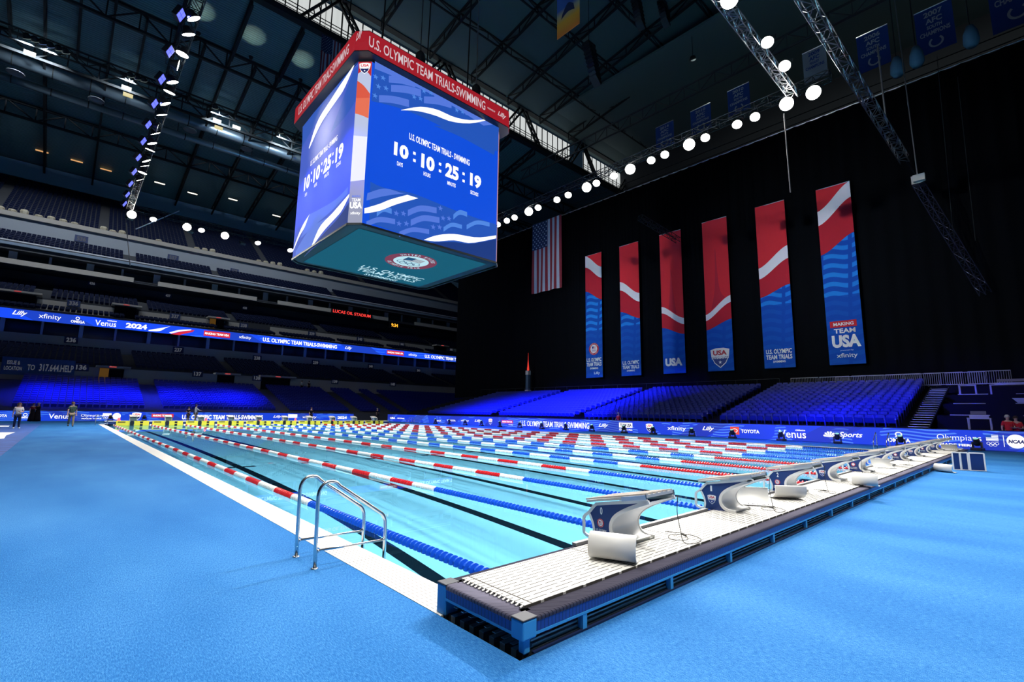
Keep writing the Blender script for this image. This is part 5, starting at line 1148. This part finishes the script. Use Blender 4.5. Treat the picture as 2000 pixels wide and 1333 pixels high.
for i, (px, py) in enumerate(((53, 74), (69, 80), (84, 85), (99, 91), (115, 97), (129, 103), (255, 149), (269, 154), (281, 158), (421, 211), (549, 259))):
    t_ = empty('house_light', at(px, py, 'y', 79), label='dim round house light on the roof catwalk %s' % ('at the upper left' if px < 200 else 'left of the blue light column' if px < 300 else 'right of the light column'), cat='house light', group='dim house lights on the catwalk')
    if i in (0, 3, 6, 9, 10):  # fill lamps added in some fixtures to brighten the far stands
        l = bpy.data.lights.new('lamp', 'AREA'); l.shape = 'DISK'; l.size = .8; l.energy = HOUSE_FILL; l.color = (.85, .92, 1); l.spread = 2.4
        lo = bpy.data.objects.new('lamp', l); COL.objects.link(lo); lo.parent = t_; lo.rotation_euler = Vector(((-4 if i < 9 else 14), 14, -26)).to_track_quat('-Z', 'Y').to_euler(); lo.location = (0, .3, -.3)
    MB().lathe([(.001, 0), (.42, 0), (.42, .04), (.001, .04)], n=18, ax=(.3, .7, -.6)).build('lens', CATB if i in (2, 3) else CATW, t_); MB().lathe([(.1, -.6), (.3, -.5), (.44, -.01), (.1, -.005)], n=14, ax=(.3, .7, -.6)).build('housing', rt_, t_)
for i, (px, py, c) in enumerate(((58, 104, 0), (247, 172, 0), (250, 186, 1), (424, 236, 0), (427, 250, 1), (462, 249, 0))):
    o = MB().box((-.55, -.1, -.25), (.55, .1, .25)).build('work_light', mat('work_white', (0, 0, 0), .5, emit=(1, 1, .9), es=1.4) if c == 0 else mat('work_yellow', (0, 0, 0), .5, emit=(.7, .6, .25), es=1)); o.location = at(px, py, 'y', 79.5); tag(o, '%s rectangular work light on the catwalk, %s' % ('white' if c == 0 else 'yellowish', 'far left' if px < 100 else 'by the light column' if px < 300 else 'toward the scoreboard'), 'work light', 'work lights on the catwalk')
rtruss((-30, 79.6, 48.6), (95, 79.6, 48.6), 1.6, 'trim_catwalk', 2.2, .08)
# opposite tier seen above the curtain
slab('ceiling_side', -60, 60, 60, 60.4, ROOF2, 62, 120)
for i in range(12):
    x = 64+i*2.0; z = 33+i*1.3; st(MB().box((x, -45, z-1.5), (x+2.0, 60, z)).build('floor_terrace', FST))
mb = MB()
for i in range(24):
    x = 64.3+i*1.0; z = 33+int((x-64)/2)*1.3; y = -30
    while y < 34: seat_geo(mb, x, y, z, -1, 0, s=1.3, lod=1); y += .75
tag(mb.build('stadium_seats', mat('dim_olive_seats', (.10, .11, .09), .7)), 'dim distant seats above the black curtain at the upper right', 'seats', kind='stuff')
slab('wall_right_back', -60, 60, 30, 62, FDK, 90, 90.5)
rtruss((57, -40, 47.5), (57, 60, 47.5), 1.8, 'trim_catwalk', 2.2, .09, m=mat('grey_steel', (.08, .09, .10), .5, .6))
for i in range(3): st(MB().tube([(54, -40, 33+i*.9), (54, 45, 33+i*.9)], .05, 5).build('trim_cable', DARKM))
for i, (px, py) in enumerate(((1790, 110), (1752, 130), (1896, 70))):
    q = at(px, py, 'x', 50); t_ = empty('loudspeaker', q, label='pale blue hanging loudspeaker shape above the curtain top, %s' % ['trapezoid one', 'left one', 'right one'][i], cat='loudspeaker'); MB().lathe([(.25, .9), (.5, .2), (.55, -.6), (.35, -1.0)], n=10).build('cabinet', mat('blue_grey_cabinet', (.10, .22, .32), .6), t_, True); MB().tube([(0, 0, .9), (0, 0, 60-q.z)], .04, 5).build('hanger', DARKM, t_)
# curved line array speakers
for i, (px0, py0, px1, py1) in enumerate(((1240, -10, 1262, 45), (1290, -10, 1325, 30), (1150, 90, 1168, 115))):
    t_ = empty('line_array', at(px0, py0, 'y', 30), label='dark curved line array loudspeaker hanging near the roof, %s' % ['left of the top pair', 'right of the top pair', 'the lower one'][i], cat='loudspeaker')
    MB().tube([(0, 0, 0), (0, 0, 62-t_.location.z)], .04, 5).build('hanger', DARKM, t_)
    for j in range(9): a = j*.09; o = MB().box((-.7, -.5, -.22), (.7, .5, .22)).build('speaker_box', BLACKP, t_); o.location = (1.6*math.sin(a)*1.2, 0, -j*.5); o.rotation_euler = (0, a, 0)
# up-lights that graze the ceiling
for px, py in ((394, 10), (497, 45), (592, 98)):
    q = at(px, py, 'y', 66); l = bpy.data.lights.new('ceiling_spot', 'SPOT'); l.energy = 260; l.spot_size = 1.0; l.color = (1, .97, .75); l.shadow_soft_size = .3
    t_ = empty('up_light', (q.x, 66, rz(66)-3.6), label='small up light in the roof trusses left of the window strip', cat='lamp', group='roof up lights'); MB().lathe([(.15, 0), (.3, .4), (.3, .45)], n=12).build('housing', BLACKP, t_)
    lo = bpy.data.objects.new('lamp', l); COL.objects.link(lo); lo.parent = t_; lo.location = (0, 0, .5); lo.rotation_euler = (PI, 0, 0)

for y in (28, 8, -10):  # lamps added to brighten the dark seats above the curtain
    t_ = empty('house_light', (63, y, 56), label='added fill light brightening the seats above the curtain at upper right', cat='house light', group='added fill lights above the curtain')
    MB().lathe([(.1, .5), (.4, .4), (.5, 0), (.45, -.02)], n=12).build('housing', rt_, t_)
    MB().tube([(0, 0, .4), (0, 0, 4.2)], .04, 5).build('hanger', rt_, t_)
    l = bpy.data.lights.new('lamp', 'AREA'); l.shape = 'DISK'; l.size = .8; l.energy = 1800; l.color = (.95, 1, .88); l.spread = 2.4
    lo = bpy.data.objects.new('lamp', l); COL.objects.link(lo); lo.parent = t_; lo.location = (0, 0, -.05); lo.rotation_euler = Vector((14, 0, -16)).to_track_quat('-Z', 'Y').to_euler()
# ------------------------------------------------------------------ loose things on and around the bulkhead
CASEW = mat('matt_white_sheet', (.60, .59, .56), .55)
def sheet(p, rz, L, prof, label, name='curved_cover', back=NAVYP, vis=None):
    """curved sheet: profile in (depth, height), length L along local x, with rows of small bolts at the foot"""
    t_ = empty(name, p, rz, label=label, cat='cover'); S = smooth_pts(prof, 18); q = len(S); th = .012
    for nm, off, m_ in (('outer_skin', 0, CASEW), ('inner_skin', th, back or CASEW)):
        mb = MB(); vs = [(0, a+off, b) for a, b in S]+[(L, a+off, b) for a, b in S]
        vs += [(0, a+off+th*.9, b) for a, b in S]+[(L, a+off+th*.9, b) for a, b in S]
        fs = []
        for i in range(q-1): fs += [(i, i+1, q+i+1, q+i), (2*q+i, 3*q+i, 3*q+i+1, 2*q+i+1), (i, 2*q+i, 2*q+i+1, i+1), (q+i, q+i+1, 3*q+i+1, 3*q+i)]
        fs += [(0, q, 3*q, 2*q), (q-1, 3*q-1, 4*q-1, 2*q-1)]; mb.add(vs, fs); mb.build(nm, m_, t_, True)
    for g in (.15, .22, .29, .36, L-.36, L-.29, L-.22, L-.15):
        if 0 < g < L: MB().lathe([(.001, -.005), (.007, -.004), (.007, .003), (.001, .006)], (g, S[0][0]-.004, S[0][1]+.018), 8, (0, 1, 0)).build('bolt', STEEL, t_)
    return t_
pr_ = [(.16, .012), (.09, .0), (.02, .006), (-.025, .04), (-.035, .11), (-.01, .175), (.03, .212), (.06, .218)]
a_ = Vector((.80, -.44, ZT)); b_ = Vector((1.0, -.77, ZT))
def sh2(px0, px1, z, label, prof=pr_, back=CASEW, grow=1.0):
    a = at(*px0, 'z', z); b = at(*px1, 'z', z); d = b-a; rz = math.atan2(d.y, d.x)
    return sheet((a.x, a.y, z+.012), rz, d.length*grow, prof, label, back=back)
sh2((1150, 1093), (1243, 1106), ZT, 'white curved metal cover standing on the deck in front of block 0')
sh2((1665, 948), (1716, 953), ZT, 'white curved metal cover standing on the deck beside block 4')
pc = [(0, 0), (.10, -.0), (.22, .02), (.31, .09), (.33, .19), (.32, .21)]
def curl(px, z, rz, label, L=.46): c = at(*px, 'z', z); return sheet((c.x, c.y, z+.014), rz, L, pc, label, back=CASEW)
curl((1448, 988), ZT, -.95, 'white sheet with upturned navy end lying on the deck behind block 1')
curl((1556, 972), ZT, 2.3, 'white curved sheet lying against the side of block 2')
curl((1716, 915), ZT, -.9, 'white sheet with upturned end lying on the deck behind block 5')
curl((1850, 880), ZT, -.9, 'white curved sheet at the far end of the bulkhead deck', .6)
sh2((1825, 921), (1861, 925), 0, 'silver curved cover standing on the blue carpet at the end of the bulkhead')
# navy panels
c0 = at(1863, 918, 'z', 0); t_ = empty('panel_screen', c0, label='navy three panel screen with white edges standing on the carpet past the bulkhead', cat='screen')
c1 = at(1925, 921, 'z', 0); dv = c1-c0; Lp = dv.length; dr = dv.normalized()
hh = .52
def pn(u0, u1, nm, off=0):
    nrm = Vector((-dr.y, dr.x, 0)); mb = MB(); P = [dr*u0+nrm*off, dr*u1+nrm*off]; mb.poly([P[0], P[1], P[1]+Vector((0, 0, hh)), P[0]+Vector((0, 0, hh))], .03, nrm); mb.build('panel', NAVYP, t_)
    for q in ((P[0], P[0]+Vector((0, 0, hh))), (P[1], P[1]+Vector((0, 0, hh))), (P[0]+Vector((0, 0, hh)), P[1]+Vector((0, 0, hh))), (P[0], P[1])): MB().bar(q[0], q[1], .035).build('white_edge', WHITEP, t_)
pn(0, Lp*.24, 'a'); pn(Lp*.27, Lp*.5, 'b', .02); pn(Lp*.53, Lp, 'c', -.02)
# timing cables looping from the blocks
CBL = mat('cable_black', (.03, .028, .02), .6)
for k, (x, s_) in enumerate(((2.13, 1), (4.63, .9), (7.13, .8), (9.63, .8), (14.63, .7))):
    t_ = empty('timing_cable', (x, -.6, ZT), label='thin black timing cable hanging and coiling beside block %d' % [0, 1, 2, 3, 5][k], cat='cable', group='timing cables on the deck')
    ctrl = [(0, 0, .47), (.01, .02, .3), (.03, .0, .12), (.02, -.04, .012), (.10, -.12, .008), (.30, -.08, .008), (.38, .10, .008), (.20, .22, .008), (.05, .12, .008), (.16, .0, .01), (.36, .16, .01), (.30, .36, .008)]
    P = []
    for i in range(len(ctrl)-1):
        a, b, c, d = [Vector(ctrl[min(max(j, 0), len(ctrl)-1)]) for j in (i-1, i, i+1, i+2)]
        for q in range(6): t = q/6; P.append(.5*(2*b+(c-a)*t+(2*a-5*b+4*c-d)*t*t+(3*b-a-3*c+d)*t**3)*1)
    P = [Vector((v.x*s_, v.y*s_, v.z)) for v in P]
    MB().tube(P, .0042, 5).build('wire', CBL, t_, True); MB().tube([P[-8], P[-6]], .012, 6).build('plug', CBL, t_)
# pink cups under the deck
for i, x in enumerate((X0+.34, X0+.62)):
    c_ = empty('bucket', (x, -.74, .013), label='translucent pink bucket under the bulkhead corner, %s' % ('nearer the corner' if i == 0 else 'farther from the corner'), cat='bucket')
    MB().lathe([(.04, 0), (.052, .085), (.056, .09), (.049, .085), (.038, .005)], n=18).build('body', mat('pink_plastic', (.55, .22, .5), .4), c_, True); MB().tube([(-.052*math.cos(a), 0, .085+.03*math.sin(a)) for a in [PI*j/8 for j in range(9)]], .003, 6).build('handle', WHITEP, c_)
# far beacons, far and right pool ladders
for i, px in enumerate((232, 402, 508, 577, 651)):
    p_ = at(px, 821, 'y', 50.25); o = MB().lathe([(.12, 0), (.12, .05), (.09, .09), (.09, .2), (.03, .26)], n=12).build('red_beacon', mat('beacon_red', (0, 0, 0), .4, emit=(1, .08, .10), es=2.5), smooth=True); o.location = (p_.x, 50.25, .30); tag(o, 'small glowing red beacon on the far bulkhead, %s from the left' % ['first', 'second', 'third', 'fourth', 'fifth'][i], 'beacon', 'red beacons on the far bulkhead')
lf = ladder((-.66, 48.6, 0), 0, 'distant steel pool ladder at the far left corner of the pool')
for x_, y_, lab in ((XR+.67, 1.9, 'steel pool ladder on the right pool edge beyond the last blocks'), (XR+.67, 45.4, 'distant steel ladder at the far right corner of the pool')): ladder((x_, y_, 0), PI, lab)
# ------------------------------------------------------------------ people
SKIN = mat('skin', (.45, .26, .19), .6)
def skinned(name, verts, edges, radii, m, parent, sub=1, root=0):
    me = bpy.data.meshes.new(name); me.from_pydata(verts, edges, []); o = bpy.data.objects.new(name, me); COL.objects.link(o)
    o.modifiers.new('skin', 'SKIN'); o.modifiers.new('sub', 'SUBSURF').levels = sub
    if not me.skin_vertices:
        bpy.context.view_layer.objects.active = o; o.select_set(True); bpy.ops.mesh.customdata_skin_add() if hasattr(bpy.ops.mesh, 'customdata_skin_add') else None; o.select_set(False)
    for i, r in enumerate(radii):
        sv = me.skin_vertices[0].data[i]; sv.radius = r if isinstance(r, tuple) else (r, r); sv.use_root = (i == root)
    bpy.context.view_layer.update(); dg = bpy.context.evaluated_depsgraph_get(); nm = bpy.data.meshes.new_from_object(o.evaluated_get(dg)); bpy.data.objects.remove(o)
    nm.name = name; nm.materials.clear(); nm.materials.append(m); nm.polygons.foreach_set('use_smooth', [True]*len(nm.polygons))
    o = bpy.data.objects.new(name, nm); COL.objects.link(o); o.parent = parent; return o
def person(loc, rz, H, label, top, trousers, shoe, hair, pose='stand', robe=False, longhair=False, sleeves='short', bag=None, bald=False, bob=False):
    t_ = empty('person', loc, rz, label=label, cat='person'); k = H/1.75; t_.scale = (k,)*3
    # local: faces -Y
    J = dict(pel=(0, 0, .94), sp=(0, .01, 1.14), ch=(0, .0, 1.34), nk=(0, .01, 1.47), hd0=(0, -.005, 1.54), hd=(0, -.015, 1.63), ht=(0, -.005, 1.70))
    for s_, n_ in ((-1, 'l'), (1, 'r')):
        J['sh'+n_] = (.17*s_, .01, 1.40); J['hp'+n_] = (.09*s_, 0, .88)
        if pose == 'walk':
            f = s_; J['kn'+n_] = (.095*s_, -.12*f-.03, .49); J['an'+n_] = (.095*s_, -.22*f+(.10 if f < 0 else 0), .09+(.03 if f < 0 else 0)); J['to'+n_] = (.10*s_, -.22*f-(.13 if f > 0 else .06), .035+(.0 if f < 0 else 0))
            J['el'+n_] = (.24*s_, .10*f+.02, 1.13); J['wr'+n_] = (.25*s_, -.02+.12*f, .90); J['ha'+n_] = (.25*s_, -.05+.12*f, .83)
        else:
            J['kn'+n_] = (.11*s_, -.02, .49); J['an'+n_] = (.12*s_, .0, .08); J['to'+n_] = (.15*s_, -.15, .035); J['el'+n_] = (.24*s_, .03, 1.13); J['wr'+n_] = (.25*s_, -.03, .89); J['ha'+n_] = (.25*s_, -.04, .82)
    if pose in ('hold', 'phone'): J['wrr'] = (.06, -.22, 1.12); J['har'] = (.0, -.27, 1.15); J['elr'] = (.23, -.05, 1.12)
    if pose == 'phone': J['wrl'] = (-.08, -.22, 1.15); J['hal'] = (-.03, -.27, 1.18); J['ell'] = (-.23, -.05, 1.12)
    if pose == 'reach': J['elr'] = (.26, -.12, 1.22); J['wrr'] = (.28, -.34, 1.14); J['har'] = (.28, -.42, 1.13)
    names = ['pel', 'sp', 'ch', 'nk', 'hd0', 'hd', 'ht', 'shl', 'ell', 'wrl', 'hal', 'shr', 'elr', 'wrr', 'har', 'hpl', 'knl', 'anl', 'tol', 'hpr', 'knr', 'anr', 'tor']
    rad = dict(pel=(.15, .105), sp=(.13, .095), ch=(.15, .105), nk=.052, hd0=.062, hd=(.078, .092), ht=(.062, .072), shl=.062, ell=.042, wrl=.028, hal=(.034, .016), hpl=.088, knl=.058, anl=.038, tol=(.038, .026))
    for q in ('sh', 'el', 'wr', 'ha', 'hp', 'kn', 'an', 'to'): rad[q+'r'] = rad[q+'l']
    V = [J[q] for q in names]; ix = {q: i for i, q in enumerate(names)}
    E = [('pel', 'sp'), ('sp', 'ch'), ('ch', 'nk'), ('nk', 'hd0'), ('hd0', 'hd'), ('hd', 'ht'), ('ch', 'shl'), ('shl', 'ell'), ('ell', 'wrl'), ('wrl', 'hal'), ('ch', 'shr'), ('shr', 'elr'), ('elr', 'wrr'), ('wrr', 'har'), ('pel', 'hpl'), ('hpl', 'knl'), ('knl', 'anl'), ('anl', 'tol'), ('pel', 'hpr'), ('hpr', 'knr'), ('knr', 'anr'), ('anr', 'tor')]
    EI = [(ix[a], ix[b]) for a, b in E]; RR = [rad[q] for q in names]
    for n_ in 'lr':   # five fingers of unequal length, slightly curled
        h = Vector(J['ha'+n_]); d = (h-Vector(J['wr'+n_])).normalized(); sd = d.cross(Vector((0, 1, 0) if abs(d.z) > .7 else (0, 0, 1))).normalized()
        for f, (o_, L_) in enumerate(((-.026, .055), (-.009, .068), (.009, .072), (.026, .062), (.035, .045))):
            base = h + sd*o_ - (d*.03 if f == 4 else d*0); tip = base + d*L_*.6 + (sd*.02 if f == 4 else Vector((0, 0, 0))); tp2 = tip + d*L_*.35 + Vector((0, -.012, -.004))
            i0 = len(V); V += [tuple(base+d*.012), tuple(tip), tuple(tp2)]; RR += [.009, .008, .007]; EI += [(ix['ha'+n_], i0), (i0, i0+1), (i0+1, i0+2)]
    body = skinned('body', V, EI, RR, SKIN, t_)
    def sub_(keys, ed, g, nm, m, ex=None):
        vs = [J[q] for q in keys]; ii = {q: i for i, q in enumerate(keys)}; rr = []
        for q in keys:
            r = rad[q]; r = r if isinstance(r, tuple) else (r, r); rr.append((r[0]*g+.008, r[1]*g+.008))
        if ex:
            for kk, vv in ex.items(): rr[ii[kk]] = vv
        return skinned(nm, vs, [(ii[a], ii[b]) for a, b in ed], rr, m, t_)
    for n_ in 'lr':
        J['e2'+n_] = tuple(Vector(J['sh'+n_]).lerp(Vector(J['el'+n_]), .75)); rad['e2'+n_] = .05
    arm = 'el' if sleeves == 'long' else 'e2'
    keys = ['sp', 'ch', 'pel', 'shl', arm+'l', 'shr', arm+'r']; ed = [('pel', 'sp'), ('sp', 'ch'), ('ch', 'shl'), ('shl', arm+'l'), ('ch', 'shr'), ('shr', arm+'r')]
    if sleeves == 'long': keys += ['wrl', 'wrr']; ed += [('ell', 'wrl'), ('elr', 'wrr')]
    sub_(keys, ed, 1.12, 'shirt', top, ex={'pel': (.165, .12)})
    if robe: MB().lathe([(.30, .02), (.27, .3), (.2, .75), (.165, 1.0), (.15, 1.15)], n=16).build('long_skirt', trousers, t_, True)
    else: sub_(['pel', 'hpl', 'knl', 'anl', 'hpr', 'knr', 'anr'], [('pel', 'hpl'), ('hpl', 'knl'), ('knl', 'anl'), ('pel', 'hpr'), ('hpr', 'knr'), ('knr', 'anr')], 1.15, 'trousers', trousers, ex={'anl': (.06, .06), 'anr': (.06, .06)})
    for n_ in 'lr': a = Vector(J['an'+n_]); b = Vector(J['to'+n_]); MB().tube([a+Vector((0, .05, -.045)), a+Vector((0, 0, -.035)), b+Vector((0, 0, .005)), b+Vector((0, -.03, -.005))], [.035, .045, .042, .02], 10).build('shoe', shoe, t_, True)
    if not bald:
        MB().lathe([(.001, .105), (.05, .098), (.085, .06), (.1, .01), (.098, -.03), (.08, -.04)], (0, .012, 1.655), 14).build('hair', hair, t_, True)
        if longhair:
            MB().tube([(-.075, .03, 1.66), (-.085, .03, 1.52), (-.07, .0, 1.40)], [.035, .045, .02], 8).build('hair_lock', hair, t_, True); MB().tube([(.075, .03, 1.66), (.085, .03, 1.52), (.07, .0, 1.40)], [.035, .045, .02], 8).build('hair_lock', hair, t_, True)
    dk = mat('face_dark', (.05, .03, .025), .6)
    for s_ in (-1, 1): MB().lathe([(.001, -.006), (.010, 0), (.001, .006)], (.03*s_, -.103, 1.635), 8).build('eye', dk, t_, True); MB().lathe([(.001, -.02), (.012, -.01), (.014, .01), (.001, .025)], (.085*s_, 0, 1.625), 8).build('ear', SKIN, t_, True)
    MB().tube([(0, -.1, 1.635), (0, -.122, 1.605), (0, -.1, 1.60)], [.006, .013, .006], 7).build('nose', SKIN, t_, True); MB().box((-.022, -.1, 1.572), (.022, -.094, 1.580)).build('mouth', mat('lips', (.35, .12, .10), .6), t_)
    return t_
def col(n_, c): return mat('cloth_'+n_, c, .85, spec=.2)
BKH = col('dark_hair', (.03, .018, .012)); BRN = col('brown_hair', (.10, .05, .03)); GRH = col('grey_hair', (.35, .33, .30))
def foot(px, py): v = at(px, py, 'z', .0); return (v.x, v.y, .0)
person(foot(31, 837.5), .15, 1.68, 'woman in white t-shirt and navy trousers standing at the far left with crossed hand', col('white', (.55, .53, .52)), col('navy', (.012, .02, .06)), col('white_shoe', (.75, .74, .68)), BRN, 'hold', longhair=True)
person(foot(137, 833.5), .1, 1.80, 'man in dark green shirt and khaki trousers walking on the blue carpet', col('green', (.03, .06, .05)), col('khaki', (.22, .18, .12)), col('dark_shoe', (.03, .025, .02)), BRN, 'walk')
person(foot(61, 823.5), .6, 1.72, 'person in dark red top and long black skirt beside the far LED board', col('maroon', (.12, .01, .02)), col('black', (.008, .006, .01)), col('dark_shoe', (.03, .025, .02)), BRN, 'stand', robe=True)
person(foot(71, 823.5), -.9, 1.76, 'person in long black clothes holding a phone beside the far LED board', col('black', (.008, .006, .01)), col('black', (.008, .006, .01)), col('dark_shoe', (.03, .025, .02)), GRH, 'phone', robe=True, sleeves='long')
def stand(px, y, rz, H, label, top, tr, hair=BKH, pose='stand', z=0, **k):
    v = at(px, 820, 'y', y); return person((v.x, y, z), rz, H, label, top, tr, col('dark_shoe', (.03, .025, .02)), hair, pose, **k)
stand(381, 57, 1.2, 1.85, 'tall man in pale grey shirt standing behind the far starting blocks', col('pale', (.42, .44, .42)), col('khaki', (.22, .18, .12)), BRN, 'reach', sleeves='long')
stand(367, 57.5, -1.0, 1.6, 'shorter person in black standing behind the far starting blocks', col('black', (.008, .006, .01)), col('brown', (.10, .07, .05)), BKH, 'phone')
stand(607, 56.5, .3, 1.75, 'person in black at the far deck facing the pool near the middle blocks', col('black', (.008, .006, .01)), col('charcoal', (.02, .02, .025)), BRN, 'hold')
stand(736, 57, .4, 1.8, 'person in black with a pale cap at the far right end of the far deck', col('black', (.008, .006, .01)), col('charcoal', (.02, .02, .025)), GRH, 'phone')
v = at(1208, 812, 'x', 32.4); person((32.4, v.y, -.0), 1.2, 1.68, 'man in a red shirt walking behind the LED board below the middle seat block', col('red', (.5, .02, .03)), col('black', (.008, .006, .01)), BLACKP, GRH, 'walk')
v = at(1967, 815, 'x', 32.3); person((32.3, v.y, 0), -1.1, 1.78, 'grey haired man in a red polo shirt behind the board at the right edge', col('red', (.5, .02, .03)), col('black', (.008, .006, .01)), BLACKP, GRH, 'hold')
v = at(1983, 815, 'x', 32.5); person((32.5, v.y, 0), -1.3, 1.74, 'dark haired person in a red shirt looking at a phone at the right edge', col('red', (.5, .02, .03)), col('black', (.008, .006, .01)), BLACKP, BKH, 'phone')
for px, lab, c_ in ((589, 'tiny person in pale top on the stair landing by sign 139', col('pale', (.42, .44, .42))), (603, 'tiny person in dark top leaning at the rail by sign 139', col('charcoal', (.02, .02, .025)))):
    v = at(px, 760, 'y', 75.6); person((v.x, 75.6, 4.3), .3, 1.7, lab, c_, col('black', (.008, .006, .01)), BLACKP, BKH, 'stand')
# small mascot-free light tower seen against the curtain
tw = empty('beacon_tower', (46.4, at(1031, 770, 'x', 46.4).y, 3.95), label='slim patterned tower with a red glow at its tip before the curtain', cat='tower')
MB().box((-.3, -.35, 0), (.3, .35, .8)).build('base', CASEW, tw); MB().box((-.22, -.25, .8), (.22, .25, 3.0)).build('patterned_shaft', mat('tower_pattern', (.06, .12, .20), .6), tw)
MB().box((-.25, -.28, 3.0), (.25, .28, 3.6)).build('white_collar', CASEW, tw); MB().lathe([(.14, 0), (.16, .2), (.1, .8), (.03, 1.6), (.01, 2.6)], (0, 0, 3.6), 10).build('glow_tip', mat('tower_red', (0, 0, 0), .4, emit=(.9, .05, .03), es=.9), tw, True)
